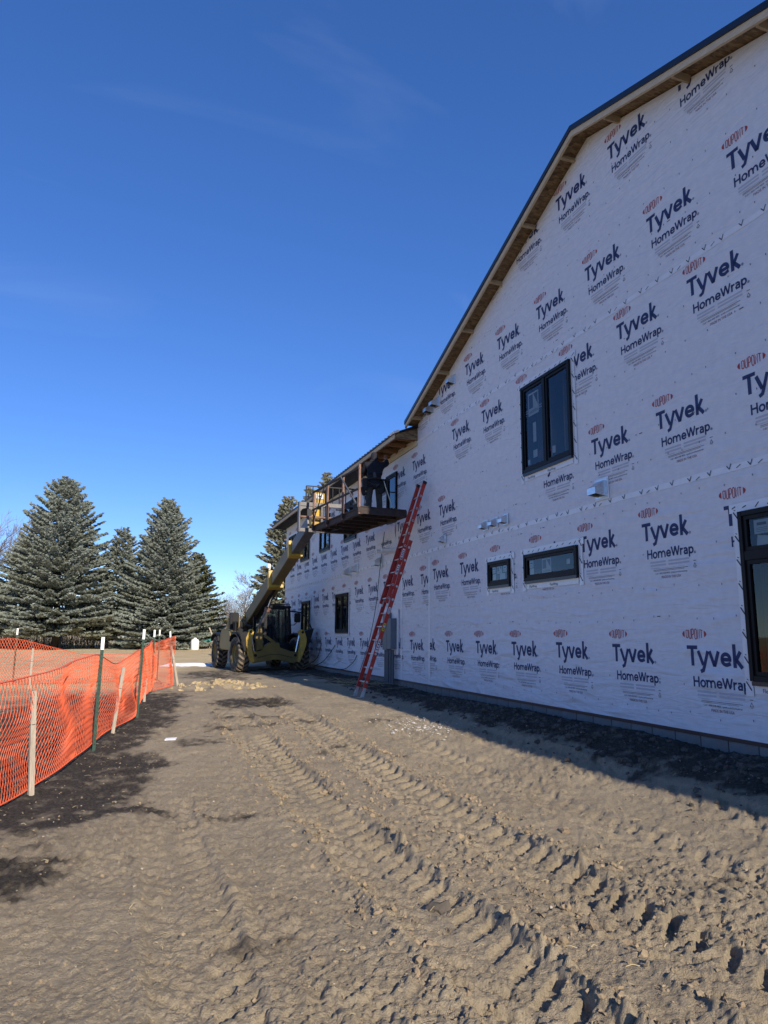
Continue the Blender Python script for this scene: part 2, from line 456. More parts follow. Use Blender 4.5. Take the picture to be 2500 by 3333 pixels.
def link(name, me, parent=None):
    o = bpy.data.objects.new(name, me)
    col.objects.link(o)
    if parent is not None: o.parent = parent
    return o

def tag(o, label, cat, group=None, kind=None):
    o['label'] = label; o['category'] = cat
    if group: o['group'] = group
    if kind: o['kind'] = kind
    return o

def empty(name, loc=(0, 0, 0), rz=0.0):
    o = bpy.data.objects.new(name, None)
    col.objects.link(o); o.location = loc; o.rotation_euler = (0, 0, rz); o.empty_display_size = 0.3
    return o

def smoothed(me, ang=0.7):
    me.polygons.foreach_set('use_smooth', [True] * len(me.polygons))
    try: me.set_sharp_from_angle(angle=ang)
    except Exception: pass

# ------------------------------------------------------------------ terrain
def S(a, b, x):
    t = np.clip((np.asarray(x, float) - a) / (b - a), 0, 1)
    return t * t * (3 - 2 * t)

def gz(X, Y):
    a = 0.2 * S(7, 14, Y)
    return a + (0.28 - a) * S(4.0, 5.9, X) + 0.1 * S(30, 50, Y)

def gzf(x, y): return float(gz(x, y))

_perm = rng.random((256, 256))
def vnoise(x, y):
    xi = np.floor(x).astype(int); yi = np.floor(y).astype(int)
    fx = x - xi; fy = y - yi
    fx = fx * fx * (3 - 2 * fx); fy = fy * fy * (3 - 2 * fy)
    g = lambda i, j: _perm[i & 255, j & 255]
    return (g(xi, yi) * (1 - fx) + g(xi + 1, yi) * fx) * (1 - fy) + (g(xi, yi + 1) * (1 - fx) + g(xi + 1, yi + 1) * fx) * fy - 0.5

def fbm(x, y, f, o=4, gain=0.5):
    r = 0; a = 1.0
    for k in range(o):
        r = r + a * vnoise(x * f + 17.3 * k, y * f + 31.7 * k); f *= 2.03; a *= gain
    return r

def track(X, Y, x0, amp, wd, lug, phase, y0, y1, bend=0.0):
    """rut of a lugged tyre running along Y: pressed bed, pushed-up shoulders, angled lug pits"""
    xc = x0 + bend * np.sin(Y * 0.55 + phase) + 0.05 * vnoise(Y * 0.6 + phase * 7, Y * 0 + phase)
    d = X - xc
    fade = S(y0, y0 + 1.0, Y) * (1 - S(y1 - 3, y1, Y))
    a = np.abs(d) / wd
    bed = -0.012 * (1 - S(0.85, 1.0, a))
    crumb = np.clip(2.4 * np.abs(fbm(X + 2 * phase, Y, 7.5, 3, 0.6)), 0, 1.0) + np.clip(1.6 * np.abs(fbm(X, Y + 3 * phase, 19.0, 2, 0.6)), 0, .5)
    sh = np.exp(-((a - 1.13) / 0.15) ** 2) * (0.15 + crumb) * np.clip(0.55 + 1.7 * vnoise(X * 1.2, Y * 0.9 + phase * 3), 0.1, 1.0) * np.where(d > 0, 1.2, 0.6)
    t = (Y - np.abs(d) * 0.8 + np.where(d > 0, 0.0, lug / 2)) / lug + 0.16 * vnoise(X * 1.5, Y * 1.5)
    fr = np.abs((t - np.floor(t)) - 0.5) * 2
    keep = np.clip(0.72 + 1.4 * vnoise(X * 0.9 + 9, Y * 0.7 + phase * 5), 0.35, 1.15)
    pits = -(1 - S(0.30, 0.44, fr)) * S(0.06, 0.16, a) * (1 - S(0.88, 0.97, a)) * keep
    return fade * (bed + amp * (0.66 * sh + 0.80 * pits))

def ground_h(X, Y, fine=True):
    h = gz(X, Y)
    r = np.hypot(X, Y)
    w = 1 - S(26, 42, r)
    site = w * (1 - S(6.25, 6.5, X))
    h = h + 0.05 * fbm(X, Y, 0.35, 3) + site * 0.028 * fbm(X + 3, Y, 1.1, 3)
    if fine:
        h = h + site * (0.016 * fbm(X, Y, 3.4, 4, 0.55))
        clod = np.clip(fbm(X + 9, Y + 4, 5.5, 3) - 0.12, 0, 1)
        h = h + site * 0.030 * clod * (0.35 + 1.3 * np.clip(fbm(X, Y, 0.7, 2) + 0.3, 0, 1))
        near = 1 - S(14, 30, r)
        h = h + site * (0.012 * np.abs(fbm(X + 3.1, Y + 7.7, 4.3, 3)) + near * ((0.55 + 1.5 * np.clip(fbm(X - 4, Y + 2, 0.9, 3) + 0.25, 0, 1)) * (0.026 * np.abs(fbm(X, Y, 8.0, 4, 0.66)) + 0.017 * fbm(X + 5, Y, 30, 2, 0.6)) + (1 - S(5, 9, r)) * 0.008 * fbm(X, Y + 5, 66, 2, 0.6)) - 0.01)
        tr = track(X, Y, 2.66, 0.072, 0.27, 0.21, 0.3, 0.5, 17) + track(X, Y, 1.66, 0.066, 0.27, 0.21, 2.1, 0.5, 15)
        tr = tr + track(X, Y, 0.36, 0.034, 0.24, 0.19, 4.0, 1.0, 8) + track(X, Y, 3.75, 0.030, 0.24, 0.24, 5.2, 3.0, 13)
        tr = tr + track(X, Y, 4.70, 0.040, 0.22, 0.30, 1.2, 2.0, 12)
        h = h + site * tr
        # loose spoil piled along the wall
        sp = np.exp(-((X - 5.35 - 0.2 * vnoise(Y * 0.9, Y * 0)) / 0.42) ** 2) * (0.55 + vnoise(Y * 1.3, X * 1.3) + 0.8 * fbm(X, Y, 3.0, 3))
        h = h + site * 0.05 * np.clip(sp, 0, 1.4) * S(3, 6, Y) * (1 - S(13, 15, Y))
        # clods heaped in front of the machine and a spoil heap by the fence end
        h = h + 0.16 * np.exp(-((X - 2.0) / 0.75) ** 2 - ((Y - 18.6) / 1.4) ** 2) * np.clip(0.5 + 1.6 * fbm(X, Y, 2.6, 3), 0, 1.5)
        h = h - 0.05 * np.exp(-((X - 2.3) / 0.9) ** 2 - ((Y - 14.2) / 1.0) ** 2)
        # gentle hump to the far field
    return h

def make_ground():
    head = R_(90 - 19.17)
    dense = np.arange(-44, 44.01, 0.11)
    coarse = np.arange(52, 308.1, 8)
    ang = np.radians(np.concatenate([dense, coarse])) * -1 + head
    rad = [0.0, 0.5, 1.0, 1.5]
    r = 1.9
    while r < 46: rad.append(r); r += min(.0064 * r, max(.0075, r * r / 1150))
    while r < 3500: rad.append(r); r *= 1.07
    rad = np.array(rad)
    A, Rr = np.meshgrid(ang, rad[1:])
    X = Rr * np.cos(A); Y = Rr * np.sin(A)
    Z = ground_h(X, Y)
    Z = np.where((X > 6.25) & (Y > -5.2) & (Y < 31.2) & (X < 15), Z - 0.15, Z)
    na = len(ang); nr = len(rad) - 1
    V = np.stack([X.ravel(), Y.ravel(), Z.ravel()], 1)
    V = np.vstack([V, [[0, 0, float(ground_h(np.array([0.0]), np.array([0.0]))[0])]]])
    i = np.arange(nr - 1)[:, None] * na; j = np.arange(na)[None, :]; j1 = (j + 1) % na
    F = np.stack([i + j, i + na + j, i + na + j1, i + j1], -1).reshape(-1, 4)
    c = len(V) - 1
    tri = np.stack([np.full(na, c), np.arange(na), (np.arange(na) + 1) % na], 1)
    me = bpy.data.meshes.new('ground')
    nl = len(F) * 4 + len(tri) * 3
    me.vertices.add(len(V)); me.vertices.foreach_set('co', V.ravel().astype(np.float32))
    me.loops.add(nl); me.loops.foreach_set('vertex_index', np.concatenate([F.ravel(), tri.ravel()]).astype(np.int32))
    np_ = len(F) + len(tri)
    me.polygons.add(np_)
    st = np.concatenate([np.arange(len(F)) * 4, len(F) * 4 + np.arange(len(tri)) * 3]).astype(np.int32)
    me.polygons.foreach_set('loop_start', st)
    me.update(calc_edges=True); me.validate()
    me.polygons.foreach_set('use_smooth', [True] * np_)
    # soil tone masks: damp dark topsoil by the fence and in spots, dark soil plus painted shade by the wall; straw turf beyond the site
    x, y = V[:, 0], V[:, 1]
    n1 = fbm(x, y, 0.8, 4) ; n2 = fbm(x + 5, y + 8, 2.6, 4)
    fx = np.interp(y, [0, 7.5, 10, 12.4, 17, 19], [-1.6, -0.85, -0.4, 0.15, 0.47, 1.1])
    q = x - fx - 0.1 + 0.6 * n1
    damp_shade = np.where(q > 0, 1 - S(0.3, 1.05, q), 1 - S(1.6, 3.0, -q)) * S(4.5, 7.5, y + n1) * (1 - S(15, 19, y)) * 0.97
    damp_shade = np.maximum(damp_shade, (1 - S(0.35, 0.9, np.hypot((x + 0.55) / 1.3, (y - 6.6) / 0.9) + 0.9 * n1 + 0.5 * n2)) * 0.9)
    damp_shade = np.maximum(damp_shade, (1 - S(0.4, 1.0, np.hypot((x + 1.2) / 1.3, (y - 5.3) / 0.6) + 0.9 * n1 + 0.5 * n2)) * 0.9)
    damp_shade = np.maximum(damp_shade, (1 - S(0.5, 1.1, np.hypot((x - 2.3) / 1.15, (y - 14.1) / 1.25) + 0.6 * n1)) * 0.85)
    damp_shade = np.maximum(damp_shade, S(4.8, 5.3, x + 0.3 * n2) * 1.0 * S(-1, 1, y))  # dark soil along the wall, blackened further to deepen the house's shadow
    damp_shade = np.maximum(damp_shade, (1 - S(0.5, 1.0, np.hypot((x - 0.75) / 0.35, (y - 3.75) / 0.16) + 0.7 * n1)) * 0.45)
    damp_shade = np.maximum(damp_shade, S(0.30, 0.62, n1 + 0.5 * n2) * 0.42)
    damp_shade = np.maximum(damp_shade, S(20, 22, y) * (1 - S(31, 35, y)) * S(-0.2, 0.35, n1 + 0.2) * S(1.0, 2.0, x) * 0.7)
    n3 = fbm(x - 3, y + 1, 7.0, 4, 0.65)
    damp_shade = S(0.18, 0.85, damp_shade + 0.30 * n2 * S(0.05, 0.3, damp_shade) + 0.45 * n3 * S(0.05, 0.3, damp_shade)) * np.clip(0.68 + 0.4 * damp_shade + 0.7 * n3, 0, 1)
    rr = np.hypot(x, y)
    out = S(24.5, 29, y - 1.2 * np.clip(x - 2, -3, 6) + 2.5 * n1)
    inside = (1 - S(-4.2, -2.4, x - fx + 1.6 * n1)) * S(7, 11, y)
    inside = np.maximum(inside, (1 - S(-.6, .3, x - fx + .5 * n1)) * S(17, 19.5, y))
    turf = np.maximum(np.maximum(out, inside), S(40, 45, rr))
    damp_shade = damp_shade * (1 - turf)
    for nm, arr in (('damp_shade', damp_shade), ('turf', turf)):
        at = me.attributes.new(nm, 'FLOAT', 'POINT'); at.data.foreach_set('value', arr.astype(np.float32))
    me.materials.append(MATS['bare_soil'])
    o = link('ground', me)
    o['kind'] = 'structure'; o['label'] = 'rutted brown building site soil running out into straw coloured turf'; 
    return o
make_ground()

def gh(x, y):
    return float(ground_h(np.array([float(x)]), np.array([float(y)]))[0])
bpy.data.objects['ground']['category'] = 'ground'

# ------------------------------------------------------------------ the house
D = 6.2
Y_NEAR, Y_SPLIT, Y_FAR = -5.0, 15.43, 31.0
Y_LOW = -1.3            # nearer than this the roof comes down below the upper storey
house = empty('house', (D, 0.5 * (Y_NEAR + Y_FAR), 0.2))
tag(house, 'long two storey house under construction, clad in white printed house wrap', 'house')
HB = Vector(house.location)

class HMB(MB):
    """mesh collected in world coordinates and stored relative to the house root"""
    def build(s, name, mats, parent=None, **k):
        base = HB if parent is None else Vector((0, 0, 0))
        if parent is None:
            s.v = [tuple(Vector(p) - HB) for p in s.v]
        else:
            org = Vector(parent['org']) if 'org' in parent else HB
            s.v = [tuple(Vector(p) - org) for p in s.v]
        return MB.build(s, name, mats, parent or house, **k)

PEAK_Y, PEAK_Z = 8.32, 9.27
SL_L, SL_R = 0.374, 0.326
def rake_z(y):           # top edge of the gable roof
    return PEAK_Z - (SL_L * (y - PEAK_Y) if y > PEAK_Y else SL_R * (PEAK_Y - y))
XO = 5.90                # outer face of the rake overhang

# windows: (y0, y1, z0, z1, style)
WIN = dict(
    upper=(8.99, 10.47, 4.23, 5.77, 'twin'), band=(8.975, 10.515, 2.395, 2.84, 'single'), small=(11.01, 11.83, 2.39, 2.835, 'single'),
    big=(3.75, 5.95, 1.046, 2.847, 'tall'),
    f1=(21.06, 22.45, 1.57, 2.77, 'twin'), f2=(26.12, 27.44, 1.55, 2.74, 'twin'),
    u1=(16.78, 17.51, 4.40, 5.66, 'one'), u2=(20.3, 21.6, 4.40, 5.62, 'twin'), u3=(23.41, 24.78, 4.40, 5.62, 'twin'),
    u4=(26.44, 27.88, 4.36, 5.62, 'twin'), u5=(28.95, 30.3, 4.35, 5.62, 'twin'))
HOLES = [(a + .03, b - .03, c + .03, d - .03) for a, b, c, d, s in WIN.values()]

def pierced(mb, x, y0, y1, z0, z1, holes, mi=0, top=None):
    ys = sorted(set([y0, y1] + [v for h in holes for v in h[:2] if y0 < v < y1]))
    zs = sorted(set([z0, z1] + [v for h in holes for v in h[2:] if z0 < v < z1]))
    for i in range(len(ys) - 1):
        for j in range(len(zs) - 1):
            ym, zm = (ys[i] + ys[i + 1]) / 2, (zs[j] + zs[j + 1]) / 2
            if any(h[0] < ym < h[1] and h[2] < zm < h[3] for h in holes): continue
            mb.add([(x, ys[i], zs[j]), (x, ys[i + 1], zs[j]), (x, ys[i + 1], zs[j + 1]), (x, ys[i], zs[j + 1])], [(0, 1, 2, 3)], mi)

# --- sheathing wall with openings, the other walls, floors
w = HMB()
XS = D + 0.02
pierced(w, XS, Y_LOW, Y_SPLIT, 0.3, 6.0, HOLES)
w.add([(XS, Y_LOW, 6.0), (XS, Y_SPLIT, 6.0), (XS, Y_SPLIT, rake_z(Y_SPLIT) - .1), (XS, PEAK_Y, PEAK_Z - .1), (XS, Y_LOW, rake_z(Y_LOW) - .1)], [(0, 1, 2, 3, 4)])
w.add([(XS, Y_NEAR, .3), (XS, Y_LOW, .3), (XS, Y_LOW, rake_z(Y_LOW) - .1), (XS, Y_NEAR, rake_z(Y_NEAR) - .1)], [(0, 1, 2, 3)])
pierced(w, XS, Y_SPLIT, Y_FAR, 0.3, 6.47, HOLES)
w.build('wall', 'osb', fix=False)
w = HMB()
w.bb(D + .9, D + .95, Y_LOW + .3, Y_FAR - .1, 0.3, 6.0)            # inner partition seen through the panes
w.bb(D + .03, D + .9, Y_NEAR + .1, Y_FAR - .1, 3.15, 3.4)           # floor between the storeys
w.bb(D + .03, D + .9, Y_NEAR + .1, Y_FAR - .1, 0.25, 0.45)
w.bb(D + .03, D + .9, Y_LOW + .3, Y_FAR - .1, 5.92, 5.98)
w.build('inner_wall', 'interior_dark')
w = HMB()
w.bb(D + .021, 14.5, Y_NEAR - .02, Y_NEAR + .1, 0.3, 4.75)
w.bb(D + .021, 14.5, Y_FAR - .1, Y_FAR, 0.3, 6.3)
w.bb(14.4, 14.5, Y_NEAR, Y_LOW, 0.3, 4.75); w.bb(14.4, 14.5, Y_LOW, Y_FAR, 0.3, 5.9)
w.build('outer_wall', 'house_wrap')

# --- foundation of concrete block
w = HMB(); w.bb(D + .02, D + .2, Y_NEAR, Y_FAR, -0.1, 0.41)
w.build('foundation_mortar', 'mortar')
bm_ = HMB(); bm_.box((0, 0, 0), (0.02, 0.396, 0.193)); 
block_me = None
y = Y_NEAR
k = 0
for c in range(2):
    z = 0.305 - 0.2 * c + 0.0
    y = Y_NEAR + (0.2 if c else 0.0)
    while y < Y_FAR - .4:
        if block_me is None:
            b0 = MB(); b0.box((0, 0, 0), (0.03, 0.394, 0.19))
            block_me = b0.mesh('block', ['concrete_block'])
            bmx = bmesh.new(); bmx.from_mesh(block_me); bmesh.ops.bevel(bmx, geom=list(bmx.edges), offset=0.005, segments=1, affect='EDGES'); bmx.to_mesh(block_me); bmx.free()
        o = link('block', block_me, house)
        o.location = Vector((D + .018 + random.uniform(-.002, .002), y + 0.2, z)) - HB
        y += 0.406
w = HMB(); w.bb(D - .006, D + .01, Y_NEAR, Y_FAR, 0.385, 0.428)
w.build('sill_flashing', 'black_metal')

# ------------------------------------------------------------------ printed logo
def arc(cx, cy, rx, ry, a0, a1, n=10):
    return [(cx + rx * math.cos(R_(a0 + (a1 - a0) * i / n)), cy + ry * math.sin(R_(a0 + (a1 - a0) * i / n))) for i in range(n + 1)]

def stroke(out, pts, t, mi, close=False):
    """flat stroke of width t along a 2D polyline, mitred"""
    P = [Vector((p[0], p[1])) for p in pts]
    n = len(P); L = []; Rr = []
    for i in range(n):
        a = P[i - 1] if (i > 0 or close) else None
        b = P[(i + 1) % n] if (i < n - 1 or close) else None
        d1 = (P[i] - a).normalized() if a is not None else None
        d2 = (b - P[i]).normalized() if b is not None else None
        d1 = d1 or d2; d2 = d2 or d1
        nn = Vector((-(d1.y + d2.y), d1.x + d2.x))
        if nn.length < 1e-6: nn = Vector((-d1.y, d1.x))
        nn.normalize()
        c = max(0.45, nn.dot(Vector((-d1.y, d1.x))))
        L.append(P[i] + nn * (t / 2 / c)); Rr.append(P[i] - nn * (t / 2 / c))
    o = len(out['v'])
    for a, b in zip(L, Rr): out['v'] += [(a.x, a.y), (b.x, b.y)]
    for i in range(n if close else n - 1):
        j = (i + 1) % n
        out['f'].append((o + 2 * i, o + 2 * j, o + 2 * j + 1, o + 2 * i + 1)); out['m'].append(mi)

def rect(out, x0, x1, y0, y1, mi):
    o = len(out['v']); out['v'] += [(x0, y0), (x1, y0), (x1, y1), (x0, y1)]
    out['f'].append((o, o + 1, o + 2, o + 3)); out['m'].append(mi)

def poly(out, pts, mi):
    o = len(out['v']); out['v'] += list(pts); out['f'].append(tuple(range(o, o + len(pts)))); out['m'].append(mi)

_txt = {}
def text2d(s, size):
    key = (s, size)
    if key in _txt: return _txt[key]
    cu = bpy.data.curves.new('t', 'FONT'); cu.body = s; cu.size = size; cu.resolution_u = 2
    ob = bpy.data.objects.new('t', cu); col.objects.link(ob)
    dg = bpy.context.evaluated_depsgraph_get(); me = ob.evaluated_get(dg).to_mesh()
    vs = [(v.co.x, v.co.y) for v in me.vertices]; fs = [tuple(p.vertices) for p in me.polygons]
    ob.evaluated_get(dg).to_mesh_clear()
    bpy.data.objects.remove(ob); bpy.data.curves.remove(cu)
    _txt[key] = (vs, fs)
    return _txt[key]

def put_text(out, s, size, x, y, mi, width=None):
    vs, fs = text2d(s, size)
    mx = max(v[0] for v in vs); k = (width / mx) if width else 1.0
    o = len(out['v']); out['v'] += [(x + a * k, y + b) for a, b in vs]
    for f in fs: out['f'].append(tuple(o + i for i in f)); out['m'].append(mi)

NAVY, RED, GREY, BLK = 0, 1, 2, 3
def logo_art(full=True):
    o = dict(v=[], f=[], m=[])
    # --- wordmark; origin = centre of the oval, x to the reader's right
    bx, by, H = -0.133, -0.364, 0.232
    t = 0.047; xh = 0.172
    X = lambda a: bx + a
    Yb = lambda b: by + b
    def st(pts, tt=t): stroke(o, [(X(a), Yb(b)) for a, b in pts], tt, NAVY)
    st([(0.0, H - t * .45), (0.168, H - t * .45)], t * .92); st([(0.084, H - t * .6), (0.084, 0)], t)
    st([(0.178, xh), (0.246, 0.012)], t * .95); st([(0.325, xh), (0.262, 0.0), (0.243, -0.045), (0.200, -0.062)], t * .92)
    st([(0.350, xh), (0.412, 0.012)], t * .95); st([(0.482, xh), (0.418, 0.012)], t * .95); rect(o, X(.392), X(.440), Yb(0), Yb(.03), NAVY)
    e = [(0.53, 0.085), (0.642, 0.085)] + arc(0.585, 0.088, 0.058, 0.056, 0, 180, 9)[0:] + arc(0.588, 0.083, 0.061, 0.056, 180, 300, 7)[1:] + [(0.650, 0.044)]
    st(e, t * .9)
    st([(0.708, 0), (0.708, H + .022)], t); st([(0.722, 0.075), (0.792, xh + .004)], t * .95); st([(0.732, 0.085), (0.808, 0.0)], t * .98)
    # --- second line
    hx, hy, h2, x2, q = -0.060, -0.600, 0.118, 0.085, 0.0215
    def s2(pts, tt=q): stroke(o, [(hx + a, hy + b) for a, b in pts], tt, NAVY)
    s2([(0.013, 0), (0.013, h2)]); s2([(0.087, 0), (0.087, h2)]); s2([(0.013, h2 * .53), (0.087, h2 * .53)])
    stroke(o, [(hx + a, hy + b) for a, b in arc(0.150, 0.042, 0.033, 0.034, 0, 345, 16)], q, NAVY, close=True)
    s2([(0.212, 0), (0.212, x2)]); s2([(0.212, .05)] + arc(0.2415, 0.044, 0.028, 0.034, 165, 0, 6) + [(0.270, 0)]); s2([(0.270, .05)] + arc(0.300, 0.044, 0.028, 0.034, 165, 0, 6) + [(0.329, 0)])
    s2([(0.362, 0.043), (0.424, 0.043)] + arc(0.393, 0.045, 0.031, 0.033, 0, 180, 7) + arc(0.394, 0.042, 0.033, 0.033, 180, 300, 6)[1:] + [(0.428, 0.022)])
    s2([(0.445, h2), (0.478, 0.006)]); s2([(0.510, h2), (0.478, 0.006)]); s2([(0.510, h2), (0.543, 0.006)]); s2([(0.577, h2), (0.543, 0.006)])
    s2([(0.600, 0), (0.600, x2)]); s2([(0.600, 0.05), (0.612, 0.07), (0.642, 0.074)])
    s2([(0.655, 0.072), (0.690, 0.076), (0.708, 0.062), (0.708, 0.0)]); s2([(0.708, 0.046), (0.672, 0.046), (0.660, 0.028), (0.668, 0.010), (0.708, 0.012)])
    s2([(0.742, -0.035), (0.742, x2)]); stroke(o, [(hx + a, hy + b) for a, b in arc(0.772, 0.042, 0.030, 0.033, 0, 345, 14)], q, NAVY, close=True)
    # registered marks
    for cx_, cy_ in ((bx + .845, by + .018), (hx + .832, hy + .012)):
        stroke(o, arc(cx_, cy_, 0.014, 0.014, 0, 330, 9), 0.004, NAVY, close=True); rect(o, cx_ - .004, cx_ + .004, cy_ - .007, cy_ + .007, NAVY)
    # --- red oval wordmark
    ew, eh = 0.190, 0.064
    ey = lambda x: eh * math.sqrt(max(0, 1 - (x / ew) ** 2))
    for sgn in (-1, 1):
        a = [(sgn * ew * math.cos(R_(k)), eh * math.sin(R_(k))) for k in range(-36, 37, 6)]
        poly(o, a if sgn > 0 else a[::-1], RED)
    glyph = dict(
        D=[[(0.1, -1), (0.1, 1), (0.62, 1), (0.88, .7), (0.88, -.7), (0.62, -1), (0.1, -1)]],
        U=[[(0.1, 1), (0.1, -.7), (0.35, -1), (0.65, -1), (0.9, -.7), (0.9, 1)]],
        P=[[(0.12, -1), (0.12, 1), (0.65, 1), (0.88, .75), (0.88, .1), (0.65, -.12), (0.12, -.12)]],
        O=[[(0.1, .7), (0.35, 1), (0.65, 1), (0.9, .7), (0.9, -.7), (0.65, -1), (0.35, -1), (0.1, -.7), (0.1, .72)]],
        N=[[(0.1, -1), (0.1, 1), (0.9, -1), (0.9, 1)]],
        T=[[(0.0, 1), (1, 1)], [(0.5, 1), (0.5, -1)]])
    x = -0.131; lw = 0.0385
    for ch in 'DUPONT':
        for g in glyph[ch]:
            pts = []
            for u, v in g:
                xx = x + u * lw
                pts.append((xx, v * (ey(xx) - 0.006)))
            stroke(o, pts, 0.0098, RED)
        x += lw + 0.0068
    if full:
        for yy in (-0.650, -0.690):
            rect(o, -0.005, 0.275, yy - .011, yy + .011, GREY); rect(o, 0.320, 0.675, yy - .011, yy + .011, GREY)
        rect(o, -0.005, 0.16, -0.726, -0.721, GREY); rect(o, 0.05, 0.60, -0.733, -0.729, GREY)
        rect(o, 0.045, 0.645, -0.752, -0.747, BLK); rect(o, 0.045, 0.585, -0.766, -0.762, BLK)
        put_text(o, 'Call 1-800-448-9835  tyvek.com/homewrap', 0.030, 0.075, -0.805, BLK, 0.555)
        put_text(o, 'MADE IN THE USA', 0.046, 0.185, -0.860, 4, 0.335)
        stroke(o, [(0.735, -0.755), (0.758, -0.715), (0.781, -0.755)], 0.005, BLK, close=True)
        rect(o, 0.742, 0.776, -0.770, -0.765, BLK); rect(o, 0.738, 0.782, -0.69, -0.683, BLK)
    return o
LOGO = logo_art()
mat('print_maroon', (0.17, 0.045, 0.06), 0.65, var=0.1, scale=12)
LOGO_MATS = ['print_navy', 'print_red', 'print_grey', 'print_black', 'print_maroon']

def art_mesh(art, name, mats, clip=None, off=None):
    """flat art in wall coordinates: art x runs towards the camera (-Y), art y is up; clip: list of (py,pz,ny,nz) keeping the side the normal points from"""
    me = bpy.data.meshes.new(name)
    me.from_pydata([(0.0, -a, b) for a, b in art['v']], [], art['f'])
    for m in mats: me.materials.append(MATS[m])
    me.polygons.foreach_set('material_index', art['m'])
    if clip:
        bm = bmesh.new(); bm.from_mesh(me)
        for (py, pz, ny, nz) in clip:
            bmesh.ops.bisect_plane(bm, geom=bm.verts[:] + bm.edges[:] + bm.faces[:], plane_co=(0, py - off[0], pz - off[1]), plane_no=(0, ny, nz), clear_outer=True)
        bm.to_mesh(me); bm.free()
        if len(me.polygons) < 14: return None
    me.update()
    return me
logo_me = art_mesh(LOGO, 'printed_logo', LOGO_MATS)

SHEETS = []
def sheet(x, y0, y1, z0, z1, top=None):
    w = HMB()
    if top is None: pierced(w, x, y0, y1, z0, z1, HOLES)
    else: w.add([(x, a, b) for a, b in top], [tuple(range(len(top)))])
    s = w.build('house_wrap_sheet', 'house_wrap', fix=False)
    s['org'] = tuple(HB); s['sx'] = x; s['lim'] = (y0, y1, z0, z1)
    return s
gab = [(Y_LOW + .5, 6.08), (Y_SPLIT, 6.08), (Y_SPLIT, rake_z(Y_SPLIT) - .13), (PEAK_Y, PEAK_Z - .13), (Y_LOW + .5, rake_z(Y_LOW + .5) - .13)]
sh_far = sheet(D + .003, 14.7, Y_FAR, 0.40, 3.42)
sh_near = sheet(D, Y_NEAR, 14.75, 0.41, 3.42)
sh_up = sheet(D - .003, Y_LOW + .5, Y_FAR, 3.36, 6.2)
sheet(D - .003, Y_NEAR, Y_LOW + .5, 3.36, 6.2, [(Y_NEAR, 3.36), (Y_LOW + .5, 3.36), (Y_LOW + .5, rake_z(Y_LOW + .5) - .13), (Y_NEAR, rake_z(Y_NEAR) - .13)])
sh_gable = sheet(D - .006, Y_LOW + .5, Y_SPLIT, 6.08, 9.0, gab)
TOPL = lambda y, d=0.16: None
RAKE_CLIP = [(PEAK_Y, PEAK_Z - .15, SL_L, 1.0), (PEAK_Y, PEAK_Z - .15, -SL_R, 1.0)]

def logos(sh, y_start, step, n, z, clip=[], jitter=0.01, skip=()):
    y0, y1, z0, z1 = sh['lim']
    for k in range(n):
        y = y_start + step * k + random.uniform(-jitter, jitter)
        if k in skip: continue
        if y - 0.85 > y1 or y + 0.2 < y0: continue
        zz = z + random.uniform(-jitter, jitter) * .6
        cl = list(clip)
        if y + 0.2 > y1: cl.append((y1, 0, 1, 0))
        if y - 0.85 < y0: cl.append((y0, 0, -1, 0))
        if zz + .06 > z1: cl.append((0, z1, 0, 1))
        inside = True
        if clip and all(zz + .08 < rake_z(y + s) - .16 for s in (-.85, .2)) and zz + .08 < 8.9: cl = [c for c in cl if c not in clip]
        me = logo_me if not cl else art_mesh(LOGO, 'printed_logo', LOGO_MATS, cl, (y, zz))
        if me is None: continue
        o = link('printed_logo', me, sh)
        o.location = Vector((sh['sx'] - .0025, y, zz)) - HB

logos(sh_near, 6.77 - 1.39 * 3, 1.387, 9, 1.53)
logos(sh_near, 15.09, 1.4, 1, 1.53)
logos(sh_near, 6.07 - 1.4 * 3, 1.388, 10, 3.075)
logos(sh_far, 15.77, 1.325, 12, 1.52)
logos(sh_far, 15.1, 1.305, 13, 3.01)
logos(sh_up, 5.66 - 1.4 * 3, 1.392, 7, 4.47)
logos(sh_up, 14.0, 1.32, 13, 4.44, skip=())
logos(sh_up, 6.35 - 1.39 * 2, 1.387, 8, 5.965)
logos(sh_up, 15.6, 1.33, 12, 5.80, skip=())
logos(sh_gable, 5.6 - 1.4 * 2, 1.40, 10, 7.17, RAKE_CLIP)
logos(sh_gable, 7.72 - 1.39 * 2, 1.385, 6, 8.77, RAKE_CLIP)

# --- taped seams with their printed arrow ticks
def strip(name, x, y0, y1, z0, z1, m='tape', parent=None, wav=0.006):
    n = max(2, int((y1 - y0) / 0.25)); w = HMB(); vs = []
    for i in range(n + 1):
        y = y0 + (y1 - y0) * i / n
        a = random.uniform(-wav, wav); vs += [(x, y, z0 + a), (x, y, z1 + a + random.uniform(-wav, wav) * .5)]
    w.add(vs, [(2 * i, 2 * i + 2, 2 * i + 3, 2 * i + 1) for i in range(n)])
    return w.build(name, m, fix=False)
strip('seam_tape', D - .0045, Y_NEAR, Y_FAR, 3.325, 3.40)
strip('seam_tape', D - .0072, Y_LOW + .5, Y_SPLIT, 6.045, 6.115)
for yv, x in ((14.72, D - .004), (16.47, D - .002)):
    w = HMB(); vs = []
    for i in range(15):
        z = 0.45 + i * .2; a = random.uniform(-.01, .01); vs += [(x, yv - .04 + a, z), (x, yv + .04 + a, z)]
    w.add(vs, [(2 * i, 2 * i + 2, 2 * i + 3, 2 * i + 1) for i in range(14)])
    w.build('vertical_seam_tape', 'tape', fix=False)

